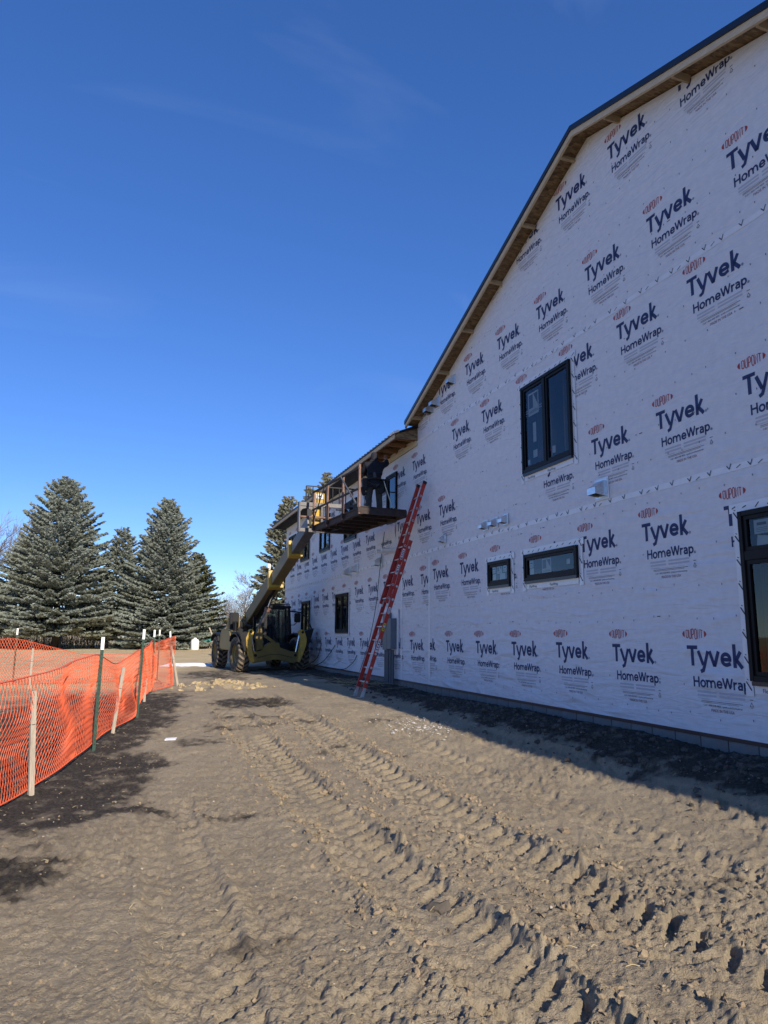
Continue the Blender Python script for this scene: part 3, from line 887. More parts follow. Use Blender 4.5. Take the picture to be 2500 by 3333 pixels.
ticks = dict(v=[], f=[], m=[])
for zc, y1, x in ((3.36, 30.8, 0), (6.08, 14.6, 0)):
    y = .5
    while y < y1:
        zz = zc + random.uniform(-.012, .012); u = -(y - HB.y)
        stroke(ticks, [(u - .035, zz + .03), (u, zz - .012), (u + .028, zz + .045)], 0.010, 0)
        if random.random() < .5: stroke(ticks, [(u + .10, zz - .02), (u + .16, zz + .01)], 0.008, 0)
        y += random.uniform(.26, .36)
tk = art_mesh(ticks, 'seam_print', ['print_black'])
o = link('seam_print', tk, house); o.location = Vector((D - .0105, HB.y, 0)) - HB; o['kind'] = 'stuff'
# staples / nail caps in rows
stp = dict(v=[], f=[], m=[])
for zc, ph in ((0.62, 0), (0.98, .1), (1.72, 0), (2.1, .2), (2.55, .1), (3.2, .05), (3.75, 0), (4.15, .1), (4.62, .15), (5.1, 0), (5.55, .1), (6.25, .05), (6.75, 0), (7.3, .1), (7.8, .15), (8.3, .05)):
    y = .5 + ph
    while y < (Y_FAR - .2 if zc < 6 else 15.2):
        if zc < 6.2 or zc < rake_z(y) - .3:
            zz = zc + random.uniform(-.035, .035); u = -(y - HB.y) 
            if not any(h[0] - .1 < y < h[1] + .1 and h[2] - .12 < zz < h[3] + .1 for h in HOLES):
                rect(stp, u - .0045, u + .0045, zz - .011, zz + .011, 0)
                if random.random() < .06: rect(stp, u + .06, u + .12, zz - .005, zz + .005, 0)
        y += random.uniform(.2, .46)
tk = art_mesh(stp, 'staple', ['print_black'])
o = link('staple', tk, house); o.location = Vector((D - .0095, HB.y, 0)) - HB; o['kind'] = 'stuff'
# a loose patch of wrap below the eave and a folded flap under the platform
w = HMB()
vs = []; N = 14
for i in range(N + 1):
    for j in range(4):
        y = 16.9 + 1.5 * i / N; vs.append((D - .012 - .02 * random.random(), y, 3.95 + .12 * j + random.uniform(-.015, .015) + .03 * math.sin(y * 3)))
w.add(vs, [(i * 4 + j, (i + 1) * 4 + j, (i + 1) * 4 + j + 1, i * 4 + j + 1) for i in range(N) for j in range(3)])
w.build('wrap_flap', 'house_wrap', smooth=True, fix=False)

# ------------------------------------------------------------------ windows
FL = dict(v=[], f=[], m=[])
def window(key):
    y0, y1, z0, z1, style = WIN[key]
    e = bpy.data.objects.new('window', None); col.objects.link(e); e.parent = house
    e.location = Vector((D, (y0 + y1) / 2, z0)) - HB; e['org'] = (D, (y0 + y1) / 2, z0)
    near = key in ('upper', 'band', 'small', 'big')
    fr = 0.055
    f = HMB()
    xo, xi = D - .055, D + .03
    f.bb(xo, xi, y0, y0 + fr, z0, z1); f.bb(xo, xi, y1 - fr, y1, z0, z1)
    f.bb(xo, xi, y0 + fr, y1 - fr, z0, z0 + fr); f.bb(xo, xi, y0 + fr, y1 - fr, z1 - fr, z1)
    lights = []
    iy0, iy1, iz0, iz1 = y0 + fr, y1 - fr, z0 + fr, z1 - fr
    if style == 'twin':
        m = (y0 + y1) / 2
        f.bb(xo + .004, xi, m - .035, m + .035, iz0, iz1)
        lights = [(iy0, m - .035, iz0, iz1), (m + .035, iy1, iz0, iz1)]
    elif style == 'tall':
        zt = 2.36
        f.bb(xo + .004, xi, iy0, iy1, zt - .05, zt + .05)
        m = iy0 + .1
        lights = [(iy0, iy1, iz0, zt - .05), (iy0, iy1, zt + .05, iz1)]
    else:
        lights = [(iy0, iy1, iz0, iz1)]
    f.build('frame', 'window_frame', e, bevel=0.004)
    s = HMB(); s.bb(D - .05, D + .02, y0 + .02, y1 - .02, z0 - .045, z0 - .002)
    s.build('sill', 'black_metal', e)
    for (a, b, c, d) in lights:
        # sash: inner stepped frame, then the pane
        q = HMB(); t = 0.04; x0, x1 = D - .035, D + .025
        a, b, c, d = a + .003, b - .003, c + .003, d - .003
        q.bb(x0, x1, a, a + t, c, d); q.bb(x0, x1, b - t, b, c, d); q.bb(x0, x1, a + t, b - t, c, c + t); q.bb(x0, x1, a + t, b - t, d - t, d)
        q.build('sash', 'window_frame', e)
        g = HMB(); g.add([(D - .012, a + t, c + t), (D - .012, b - t, c + t), (D - .012, b - t, d - t), (D - .012, a + t, d - t)], [(3, 2, 1, 0)])
        g.build('pane', 'pane_glass', e, fix=False)
    if near or style != 'one':
        # flashing tape round the opening
        t = HMB(); x = D - .011; g = .10
        def tp(a, b, c, d): t.add([(x, a, c), (x, b, c), (x, b, d), (x, a, d)], [(0, 1, 2, 3)])
        tp(y0 - g, y0, z0 - .16, z1 + .09); tp(y1, y1 + g, z0 - .16, z1 + .09)
        x = D - .0125; tp(y0 + .02, y1 - .02, z0 - .13, z0 - .04); tp(y0 - g - .04, y1 + g + .04, z1, z1 + .10)
        t.build('flashing_tape', 'tape', e, fix=False)
        if near:
            A = dict(v=[], f=[], m=[])
            L = y1 - y0
            for k in range(max(1, int(L / .62))):
                put_text(A, 'FlexWrap', 0.062, .12 + k * .62, -.115, 0, .23)
            zz = -.1
            while zz < z1 - z0:
                for sx in (-.085, L + .02):
                    stroke(A, [(sx, zz + .09), (sx + .065, zz)], .014, 0); stroke(A, [(sx + .01, zz + .115), (sx + .03, zz + .105)], .008, 0)
                zz += .26
            u = -.1
            while u < L + .08:
                stroke(A, [(u, z1 - z0 + .02 + random.uniform(0, .03)), (u + .05, z1 - z0 + .055 + random.uniform(0, .02))], .012, 0); u += random.uniform(.12, .2)
            me = art_mesh(A, 'tape_print', ['print_black'])
            o = link('tape_print', me, e); o['kind'] = 'stuff'; o.location = Vector((D - .0145, y1, z0)) - Vector(e['org'])
    return e

def sticker(e, name, y, z, w_, h_, kind='plain', tilt=0.0):
    A = dict(v=[], f=[], m=[])
    rect(A, 0, w_, 0, h_, 0)
    me = art_mesh(A, name, ['paper'])
    o = link(name, me, e); o.location = Vector((D - .006, y, z)) - Vector(e['org']); o.rotation_euler = (tilt, 0, 0)
    if kind == 'brand':
        B = dict(v=[], f=[], m=[])
        rect(B, w_ * .08, w_ * .46, h_ * .32, h_ * .92, 0)
        poly(B, [(w_ * .92, h_ * .92), (w_ * .52, h_ * .92), (w_ * .92, h_ * .38)], 0)
        put_text(B, 'ANDERSEN', h_ * .17, w_ * .1, h_ * .1, 0, w_ * .8)
        me = art_mesh(B, 'sticker_print', ['sticker_brown'])
        p = link('sticker_print', me, o); p.location = (-.0015, 0, 0)
    elif kind == 'doc':
        B = dict(v=[], f=[], m=[])
        rect(B, w_ * .2, w_ * .8, h_ * .6, h_ * .8, 0)
        for k in range(3): rect(B, w_ * .15, w_ * .85, h_ * (.15 + .12 * k), h_ * (.18 + .12 * k), 0)
        me = art_mesh(B, 'sticker_print', ['sticker_brown'])
        p = link('sticker_print', me, o); p.location = (-.0015, 0, 0)

wins = {k: window(k) for k in WIN}
e = wins['upper']
sticker(e, 'sticker', 10.28, 5.20, .33, .40, 'brand'); sticker(e, 'sticker', 10.15, 4.72, .10, .34); sticker(e, 'sticker', 10.16, 4.45, .13, .13); sticker(e, 'sticker', 10.34, 4.36, .07, .09); sticker(e, 'sticker', 9.58, 4.39, .09, .12)
e = wins['band']
sticker(e, 'sticker', 10.00, 2.49, .27, .235, 'brand'); sticker(e, 'sticker', 10.38, 2.61, .12, .11, 'doc'); sticker(e, 'sticker', 10.37, 2.50, .12, .10); sticker(e, 'sticker', 9.30, 2.58, .09, .08)
e = wins['small']
sticker(e, 'sticker', 11.53, 2.60, .19, .13, 'brand'); sticker(e, 'sticker', 11.69, 2.62, .11, .11, 'doc'); sticker(e, 'sticker', 11.68, 2.50, .11, .10); sticker(e, 'sticker', 11.29, 2.62, .12, .11, 'doc'); sticker(e, 'sticker', 11.42, 2.49, .2, .11)
e = wins['big']
sticker(e, 'sticker', 5.78, 2.58, .20, .15, 'doc'); sticker(e, 'sticker', 5.76, 2.46, .16, .11, tilt=.15); sticker(e, 'sticker', 5.35, 1.35, .16, .22, 'doc')
# framing lumber standing inside, seen through the tall window
for k in range(9):
    w = HMB(); yy = 3.9 + .26 * k; w.bb(D + .30, D + .42, yy, yy + .05, .45, 3.1); w.build('stud', 'stud_wood')
for k in range(8):
    w = HMB(); yy = 8.9 + .41 * k; w.bb(D + .35, D + .44, yy, yy + .04, 3.4, 5.9); w.build('stud', 'stud_wood')

# ------------------------------------------------------------------ gable roof
def roof_pts(y, dz): return rake_z(y) + dz
ya, yb = Y_SPLIT + .05, Y_NEAR - .5
# profile helper: a band following the gable line between dz0 and dz1
def gable_band(mb, x0, x1, dz0, dz1, mi=0, ya=ya, yb=yb):
    pr = [(ya, roof_pts(ya, dz0)), (PEAK_Y, PEAK_Z + dz0), (yb, roof_pts(yb, dz0)), (yb, roof_pts(yb, dz1)), (PEAK_Y, PEAK_Z + dz1), (ya, roof_pts(ya, dz1))]
    vs = [(x, a, b) for x in (x0, x1) for a, b in pr]
    mb.add(vs, [(0, 1, 4, 5), (1, 2, 3, 4), (11, 10, 7, 6), (10, 9, 8, 7), (0, 6, 7, 1), (1, 7, 8, 2), (2, 8, 9, 3), (3, 9, 10, 4), (4, 10, 11, 5), (5, 11, 6, 0)], mi)
w = HMB(); gable_band(w, XO - .02, XO + .06, 0.0, -.085); w.build('rake_trim', 'black_metal')
w = HMB(); gable_band(w, XO, XO + .04, -.087, -.178)
w.build('rake_board', 'lumber')
w = HMB(); gable_band(w, XO + .04, 14.6, -.088, -.104); w.build('roof_deck', 'osb')
w = HMB(); gable_band(w, XO + .062, 14.7, -.012, -.085); w.build('roof_panel', 'black_metal')
def lookout(y):
    s = SL_L if y > PEAK_Y else -SL_R
    a = math.atan(s)
    w = HMB()
    rot = Matrix.Rotation(-a, 3, 'X')
    w.box((XO + .04 + .13, y, rake_z(y) - .104 - .047), (.26, .040, .088), rot=rot)
    w.build('lookout', 'rafter_pale')
for y in (15.1, 13.55, 12.33, 11.11, 9.89, 8.67, 7.55, 6.2, 4.95, 3.7, 2.4): lookout(y)
w = HMB()
rz = lambda y: rake_z(y) - .104
# black membrane and white flashing where the low roof meets the gable
EX, EZ = 5.6, 6.12          # outer eave edge of the far wing, fascia bottom
SLOPE = 0.42
ez = lambda x: EZ + .115 + (x - EX) * SLOPE
w = HMB()
w.add([(EX + .10, Y_SPLIT - .08, ez(EX + .10) + .015), (D + .01, Y_SPLIT - .08, ez(D) + .03), (D + .01, Y_SPLIT + .7, ez(D) + .12), (EX + .10, Y_SPLIT + .7, ez(EX + .10) + .02),
       (EX + .10, Y_SPLIT - .10, ez(EX + .10) - .03), (D + .01, Y_SPLIT - .10, ez(D) - .06)], [(0, 1, 2, 3), (4, 5, 1, 0)])
w.build('roof_membrane', 'membrane', fix=False)
w = HMB(); w.box((EX + .03, Y_SPLIT + .05, EZ + .155), (.15, .30, .055), rot=Matrix.Rotation(-math.atan(SLOPE), 3, 'Y')); w.build('end_flashing', 'white_flashing', bevel=.008)
w = HMB()
w.prism([(EX + .02, EZ), (D + .0, EZ - .01), (D + .0, ez(D) - .07), (EX + .02, EZ + .10)], lambda u, v, t: (u, Y_SPLIT - .05 + t, v), .02); w.build('end_board', 'osb')
# ------------------------------------------------------------------ far wing roof
w = HMB(); w.bb(EX, EX + .04, Y_SPLIT - .03, Y_FAR + .35, EZ, EZ + .095); w.build('fascia_board', 'lumber')
w = HMB(); w.bb(EX - .02, EX + .03, Y_SPLIT + .02, Y_FAR + .38, EZ + .0955, EZ + .125); w.build('drip_edge', 'black_metal')
w = HMB()
x0, x1 = EX - .03, 11.0
w.add([(x0, Y_SPLIT, ez(x0) + .012), (x0, Y_FAR + .4, ez(x0) + .012), (x1, Y_FAR + .4, ez(x1) + .012), (x1, Y_SPLIT, ez(x1) + .012),
       (x0, Y_SPLIT, ez(x0)), (x0, Y_FAR + .4, ez(x0)), (x1, Y_FAR + .4, ez(x1)), (x1, Y_SPLIT, ez(x1))], [(0, 1, 2, 3), (4, 7, 6, 5), (0, 4, 5, 1), (1, 5, 6, 2), (2, 6, 7, 3), (3, 7, 4, 0)])
w.add([(x1, Y_SPLIT, ez(x1)), (x1, Y_FAR + .4, ez(x1)), (16.5, Y_FAR + .4, EZ), (16.5, Y_SPLIT, EZ)], [(0, 1, 2, 3)])
rp = w.build('roof_panel', 'black_metal')
rp['org'] = tuple(HB)
y = Y_SPLIT + .1
rib_me = None
while y < Y_FAR + .35:
    if rib_me is None:
        b0 = MB(); L = (x1 - x0) / math.cos(math.atan(SLOPE))
        b0.prism([(-.03, 0), (.03, 0), (.014, .028), (-.014, .028)], lambda u, v, t: (t * math.cos(math.atan(SLOPE)) - v * math.sin(math.atan(SLOPE)), u, t * math.sin(math.atan(SLOPE)) + v), L)
        rib_me = b0.mesh('rib', ['black_metal'])
    o = link('rib', rib_me, rp); o.location = Vector((x0, y, ez(x0) + .012)) - HB
    y += .235
# open rafters (near) and finished metal soffit (far)
k = 0
y = Y_SPLIT + .12
while y < 18.6:
    w = HMB(); w.bb(EX + .041, D + .02, y - .019, y + .019, EZ + .005, EZ + .098); w.build('rafter_tail', 'rafter_wood'); y += .61
w = HMB(); w.add([(EX + .05, Y_SPLIT, ez(EX + .05) - .02), (D + .02, Y_SPLIT, ez(D) - .02), (D + .02, 18.7, ez(D) - .02), (EX + .05, 18.7, ez(EX + .05) - .02)], [(0, 1, 2, 3)]); w.build('roof_deck', 'rafter_wood', fix=False)
w = HMB(); w.bb(D - .045, D - .008, Y_SPLIT - .03, 19.2, EZ - .13, EZ + .0); w.build('ledger', 'lumber')
y = 18.62
pl = None
while y < Y_FAR + .28:
    if pl is None:
        b0 = MB(); Wd = D - EX - .045
        b0.prism([(0, 0), (.06, 0), (.068, -.012), (.072, -.012), (.08, 0), (.146, 0), (.15, .012), (.0, .012)], lambda u, v, t: (t, u, v), Wd)
        pl = b0.mesh('soffit_panel', ['soffit_metal'])
    o = link('soffit_panel', pl, house); o.location = Vector((EX + .042, y, EZ + .004)) - HB; y += .152

# ------------------------------------------------------------------ vent hoods, meter box, conduits
def hood(y, z, s=1.0, deep=1.0):
    w = HMB()
    w.bb(D - .022, D - .012, y - .12 * s, y + .12 * s, z - .12 * s, z + .12 * s)                       # wall flange
    a, p = .085 * s, .15 * s * deep
    z1, z0 = z + .10 * s, z - .10 * s
    pts = [(D - .022, z1), (D - .022 - p, z + .0), (D - .022 - p, z0 + .02), (D - .022, z0)]
    for sgn in (-1, 1): w.prism([(q[0], q[1]) for q in pts], lambda u, v, t, sg=sgn: (u, y + sg * (a - t), v), .004)
    w.beam((D - .022, y, z1), (D - .022 - p, y, z + .0), .002 + 2 * a, .004, up=(0, 0, 1))
    w.beam((D - .022 - p, y, z + .002), (D - .022 - p, y, z0 + .02), 2 * a, .004, up=(1, 0, 0))
    v = w.build('vent_hood', 'galvanised')
    v['org'] = tuple(HB)
    q = HMB(); q.add([(D - .03, y - a, z0 + .03), (D - .03, y + a, z0 + .03), (D - .02 - p, y + a, z0 + .035), (D - .02 - p, y - a, z0 + .035)], [(0, 1, 2, 3)]); q.build('flap', 'rubber', v, fix=False)
    if s < .9: return
    q = HMB(); q.bb(D - .0145, D - .011, y - .145 * s, y + .145 * s, z - .145 * s, z + .14 * s); q.build('flashing_tape', 'tape', v)
hood(8.35, 3.57, 1.12, 1.0)
for y in (11.14, 11.53, 11.92): hood(y, 3.55, .8)
hood(13.85, 3.53, .8); hood(21.01, 3.42, 1.15); hood(20.23, 3.45, 1.15); hood(18.06, 3.44, 1.2, 1.0)
hood(14.53, 6.64, 1.0, 1.1); hood(14.18, 6.69, 1.0, 1.1); hood(13.33, 6.92, .9)
for y in (17.15, 16.75):
    w = HMB(); w.tube([(D + .02, y, 3.62), (D - .42, y + .05, 3.60)], .05, 14); w.build('vent_pipe', 'white_board', smooth=0.6)
w = HMB(); w.bb(D - .035, D - .012, 16.62, 17.70, 1.02, 2.12); eb = w.build('meter_board', 'white_board'); eb['org'] = tuple(HB)
w = HMB(); w.bb(D - .19, D - .036, 16.72, 17.02, 1.15, 1.90); w.build('electrical_box', 'meter_grey', eb, bevel=.008)
w = HMB(); w.bb(D - .17, D - .036, 17.08, 17.40, 1.12, 2.05); w.build('electrical_box', 'meter_grey', eb, bevel=.008)
w = HMB(); w.bb(D - .2, D - .036, 17.46, 17.60, 1.3, 1.8); w.build('electrical_box', 'rail_steel', eb, bevel=.006)
for y, r in ((16.80, .03), (16.95, .04), (17.13, .025), (17.2, .025), (17.27, .025), (17.35, .035)):
    w = HMB(); w.tube([(D - .10, y, 1.13), (D - .10, y, .1)], r, 12); w.build('conduit', 'conduit_grey', eb, smooth=0.6)
def cable(pts, r, m, name='cable'):
    n = []
    P = [Vector(p) for p in pts]
    for i in range(len(P) - 1):
        a, b = P[i], P[i + 1]; p0 = P[max(0, i - 1)]; p3 = P[min(len(P) - 1, i + 2)]
        for t in np.linspace(0, 1, 9)[:-1]:
            n.append(.5 * ((2 * a) + (-p0 + b) * t + (2 * p0 - 5 * a + 4 * b - p3) * t * t + (-p0 + 3 * a - 3 * b + p3) * t ** 3))
    n.append(P[-1]); w = HMB(); w.tube(n, r, 6); return w
cable([(D - .02, 24.3, 1.2), (D - .05, 24.4, .9), (D - .08, 24.7, .65), (D - .2, 25.4, .42)], .012, 'cable_black').build('wall_cable', 'cable_black', smooth=True)
cable([(D - .02, 22.5, 1.15), (D - .06, 22.8, .95), (D - .12, 23.6, .6), (D - .2, 24.5, .42)], .012, 'cable_black').build('wall_cable', 'cable_black', smooth=True)
cable([(D - .02, 20.1, .9), (D - .06, 20.3, .7), (D - .1, 21.0, .48), (D - .12, 21.8, .44)], .010, 'cable_black').build('wall_cable', 'cable_black', smooth=True)
cable([(D - .03, 17.7, 4.2), (D - .05, 18.0, 3.2), (D - .06, 18.3, 2.2), (D - .1, 18.8, 1.2), (D - .3, 18.9, .5)], .009, 'cable_black').build('wall_cable', 'cable_black', smooth=True)

# ------------------------------------------------------------------ extension ladder
def make_ladder():
    foot = Vector((4.60, 14.80, 0.20)); top = Vector((6.165, 14.86, 4.92))
    up = (top - foot); L = up.length; up.normalize()
    root = empty('extension_ladder', foot)
    tag(root, 'red fibreglass extension ladder leaning on the white wall beside the electrical box', 'ladder')
    fwd = Vector((0, 1, 0))                     # across the ladder (along the wall)
    out = up.cross(fwd).normalized()            # ladder normal
    if out.x > 0: out = -out                    # towards the open side
    def P(a, b, c): return fwd * a + up * b + out * c
    def rail(a, b0, b1, c, sgn):
        w = MB()
        for q, wd, th, da in ((0, .084, .006, 0),):
            w.beam(P(a, b0, c), P(a, b1, c), .006, .084, up=out)
        w.beam(P(a - sgn * .014, b0, c + .040), P(a - sgn * .014, b1, c + .040), .028, .005, up=out)
        w.beam(P(a - sgn * .014, b0, c - .040), P(a - sgn * .014, b1, c - .040), .028, .005, up=out)
        return w
    hw = .245
    for sgn in (-1, 1): rail(sgn * hw, .12, 3.55, 0, sgn).build('rail', 'ladder_red', root)
    hw2 = .205; b0 = 2.05
    fly = []
    for sgn in (-1, 1): fly.append(rail(sgn * hw2, b0, L - .02, .085, sgn).build('fly_rail', 'ladder_red', root))
    k = 0; b = .33
    while b < 3.5:
        w = MB(); w.tube([P(-hw - .012, b, 0), P(hw + .012, b, 0)], .0165, 10); w.build('rung', 'aluminium', root, smooth=.8)
        for sgn in (-1, 1):
            w = MB(); w.tube([P(sgn * (hw + .003), b, 0), P(sgn * (hw + .016), b, 0)], .026, 12); w.build('rung_collar', 'aluminium', root, smooth=.8)
        b += .305
    b = b0 + .12
    while b < L - .1:
        w = MB(); w.tube([P(-hw2 - .012, b, .085), P(hw2 + .012, b, .085)], .0165, 10); w.build('rung', 'aluminium', root, smooth=.8)
        for sgn in (-1, 1):
            w = MB(); w.tube([P(sgn * (hw2 + .003), b, .085), P(sgn * (hw2 + .016), b, .085)], .026, 12); w.build('rung_collar', 'aluminium', root, smooth=.8)
            w = MB(); w.tube([P(sgn * (hw2 + .0165), b, .085), P(sgn * (hw2 + .0175), b, .085)], .015, 10); w.build('rung_bore', 'rubber', root)
        b += .305
    for sgn in (-1, 1):
        w = MB(); w.beam(P(sgn * hw2, L - .06, .085), P(sgn * hw2, L + .012, .085), .02, .095, up=out); w.build('end_cap', 'rubber', root, bevel=.005)
        w = MB(); w.beam(P(sgn * hw, -.02, 0), P(sgn * hw, .2, 0), .016, .07, up=out)
        w.box(P(sgn * hw, 0, 0) + Vector((0, 0, -.0)), (.2, .07, .02))
        w.build('foot', 'aluminium', root)
        w = MB(); w.beam(P(sgn * hw2, b0 - .05, .045), P(sgn * hw2, b0 + .12, .045), .05, .03, up=out); w.build('rail_bracket', 'aluminium', root)
    for a, b, c, h, m in ((-hw - .0045, 1.45, 0, .17, 'label_yellow'), (-hw - .0045, .98, 0, .28, 'label_white'), (-hw - .0045, 1.86, 0, .12, 'label_white'), (-hw2 - .0045, 2.72, .085, .22, 'label_white'), (-hw2 - .0045, 3.12, .085, .2, 'label_white')):
        w = MB(); w.beam(P(a, b, c), P(a, b + h, c), .002, .055, up=out); lb = w.build('label', m, root)
        w = MB()
        for k in range(4): w.beam(P(a - .0015, b + h * (.15 + .2 * k), c), P(a - .0015, b + h * (.24 + .2 * k), c), .002, .035, up=out)
        w.build('label_print', 'print_black', lb)
    # halyard rope
    w = MB(); w.tube([P(0.02, 2.15, .05), P(.03, 2.6, .02), P(.01, 3.2, .05), P(0.0, 3.5, .06)], .006, 6); w.build('rope', 'hose_cream', root, smooth=True)
make_ladder()

# ------------------------------------------------------------------ telehandler
TH_LOC = Vector((4.40, 26.75, 0.20)); TH_ROT = R_(6.0)
th = empty('telehandler', TH_LOC, TH_ROT)
tag(th, 'yellow and black telehandler with long boom raised to the work platform', 'telehandler')
TH_INV = (Matrix.Translation(TH_LOC) @ Matrix.Rotation(TH_ROT, 4, 'Z')).inverted()
def tb(w, name, m, parent=None, **k): return w.build(name, m, parent or th, **k)
def TL(p): return TH_INV @ Vector(p)

def lathe(prof, n=40, mi=0, mb=None):
    """profile (radius, x) swept round the X axis"""
    mb = mb or MB(); o = len(mb.v); m = len(prof)
    for k in range(n):
        t = 2 * PI * k / n
        for r, x in prof: mb.v.append((x, r * math.cos(t), r * math.sin(t)))
    for k in range(n):
        for i in range(m - 1):
            a = o + k * m + i; b = o + ((k + 1) % n) * m + i
            mb.f.append((a, a + 1, b + 1, b)); mb.m.append(mi)
    return mb
WR, WW = 0.60, 0.40
tyre = lathe([(.33, -.17), (.36, -.2), (.50, -.205), (.555, -.18), (.568, -.1), (.57, 0), (.568, .1), (.555, .18), (.50, .205), (.36, .2), (.33, .17)], 44)
tyre_me = tyre.mesh('tyre', ['tyre_rubber']); smoothed(tyre_me, .9)
lug = MB()
NL = 20
for k in range(NL):
    for sg in (-1, 1):
        t0 = 2 * PI * (k + (0.5 if sg > 0 else 0)) / NL
        pts = []
        for (x, dt, r, hw_) in ((0.0, .16, .60, .062), (.10, .06, .60, .062), (.19, -.06, .585, .07), (.205, -.08, .52, .07)):
            pts.append((x * sg, t0 + dt, r, hw_))
        vs = []
        for x, t, r, hh in pts:
            for rr in (r, .545 if r > .55 else .49):
                for q in (-1, 1):
                    tt = t + q * hh; vs.append((x, rr * math.cos(tt), rr * math.sin(tt)))
        fs = []
        for i in range(len(pts) - 1):
            a = 4 * i; b = 4 * (i + 1)
            fs += [(a, a + 1, b + 1, b), (a + 1, a + 3, b + 3, b + 1), (a + 2, a, b, b + 2)]
        fs += [(0, 2, 3, 1), (4 * len(pts) - 4, 4 * len(pts) - 3, 4 * len(pts) - 1, 4 * len(pts) - 2)]
        lug.add(vs, fs)
lug_me = lug.mesh('lug', ['tyre_lug'])
b_ = bmesh.new(); b_.from_mesh(lug_me); bmesh.ops.recalc_face_normals(b_, faces=b_.faces); b_.to_mesh(lug_me); b_.free()
rim = lathe([(.06, -.06), (.16, -.05), (.2, -.10), (.29, -.11), (.33, -.17), (.35, -.175), (.35, .175), (.33, .17), (.29, .11), (.2, .10), (.16, .05), (.06, .06)], 28)
rim_me = rim.mesh('rim', ['shaded_yellow']); smoothed(rim_me, .6)
for sx in (-1, 1):
    for yy in (-1.55, 1.55):
        e = bpy.data.objects.new('wheel', None); col.objects.link(e); e.parent = th; e.location = (sx * 1.06, yy, WR - .01)
        e.rotation_euler = (random.uniform(0, 1), 0, R_(4) if yy < 0 else 0)
        link('tyre', tyre_me, e); l_ = link('tread', lug_me, e); link('rim', rim_me, e)
w = MB(); w.tube([(-.95, -1.55, .59), (.95, -1.55, .59)], .11, 12); tb(w, 'front_axle', 'black_paint', smooth=.7)
w = MB(); w.tube([(-.95, 1.55, .59), (.95, 1.55, .59)], .11, 12); tb(w, 'rear_axle', 'black_paint', smooth=.7)
w = MB(); w.bb(-.45, .45, -2.0, 2.6, .48, .92); tb(w, 'chassis', 'black_paint', bevel=.02)
# front stabiliser frame
XZ = lambda y0: (lambda u, v, t: (u, y0 + t, v))
fr_poly = [(-.78, .70), (-.78, .32), (-.33, .38), (-.09, .43), (.1, .43), (.63, .31), (.79, .36), (.79, .69), (.58, .70), (.15, .84), (.13, 1.0), (-.21, 1.0), (-.36, .90), (-.5, .72)]
w = MB(); w.prism(fr_poly, XZ(-2.28), .26); sf = tb(w, 'stabiliser_frame', 'shaded_yellow', bevel=.02)
w = MB()
w.beam((-.62, -2.285, .50), (-.2, -2.285, .61), .012, .016); w.beam((-.2, -2.285, .61), (.12, -2.285, .61), .012, .016); w.beam((.12, -2.285, .61), (.6, -2.285, .50), .012, .016)
tb(w, 'seam', 'black_paint', sf)
for x in (-.70, .70):
    w = MB(); w.tube([(x, -2.30, .58), (x, -2.27, .58)], .05, 14); tb(w, 'pin', 'black_paint', sf)
w = MB(); w.prism([(-.64, .72), (-.66, 1.28), (-.58, 1.36), (-.58, 1.5), (-.50, 1.62), (-.46, 1.5), (-.42, 1.3), (-.40, .8)], XZ(-2.1), .1); tb(w, 'boom_lug', 'shaded_yellow', bevel=.012)
w = MB(); w.tube([(-.55, -2.13, 1.18), (-.55, -2.09, 1.18)], .045, 12); tb(w, 'pin', 'black_paint')
w = MB(); w.prism([(-.36, 1.2), (-.32, 1.28), (.06, 1.03), (-.02, .95)], XZ(-2.06), .05); tb(w, 'brace_plate', 'shaded_yellow')
for sg in (-1, 1):
    pl_ = [(sg * a, b) for a, b in ((.80, 1.40), (.88, 1.46), (.98, 1.40), (1.07, 1.14), (1.05, .90), (.95, .62), (.84, .34), (.76, .36), (.80, .62), (.86, .86), (.86, 1.1))]
    w = MB(); w.prism(pl_, XZ(-2.40), .24); lg = tb(w, 'stabiliser_leg', 'yellow_paint', bevel=.015)
    pd = [(sg * a, b) for a, b in ((1.0, 1.40), (1.34, 1.50), (1.30, 1.38), (1.10, .74), (1.05, .72), (1.06, .9))]
    w = MB(); w.prism(pd, XZ(-2.36), .3 if sg > 0 else .16); tb(w, 'foot_pad', 'black_paint', lg)
    w = MB(); w.tube([(sg * .91, -2.42, 1.36), (sg * .91, -2.14, 1.36)], .045, 12); tb(w, 'pin', 'black_paint', lg)
    w = MB(); w.tube([(sg * .72, -2.2, .62), (sg * .86, -2.2, 1.3)], .035, 10); tb(w, 'stabiliser_cylinder', 'chrome', smooth=.8)
    # mudguards
    pr = [(-.62, .55), (-.55, .72), (-.35, .82), (0, .86), (.35, .82), (.55, .72), (.62, .55), (.58, .54), (.5, .68), (.33, .77), (0, .81), (-.33, .77), (-.5, .68), (-.58, .54)]
    for yy in (-1.55, 1.55):
        w = MB(); w.prism([(a * 1.05 + yy, b + .60 - .12) for a, b in pr], lambda u, v, t, s=sg: (s * (.83 + t), u, v), .46); tb(w, 'mudguard', 'black_paint', bevel=.01)
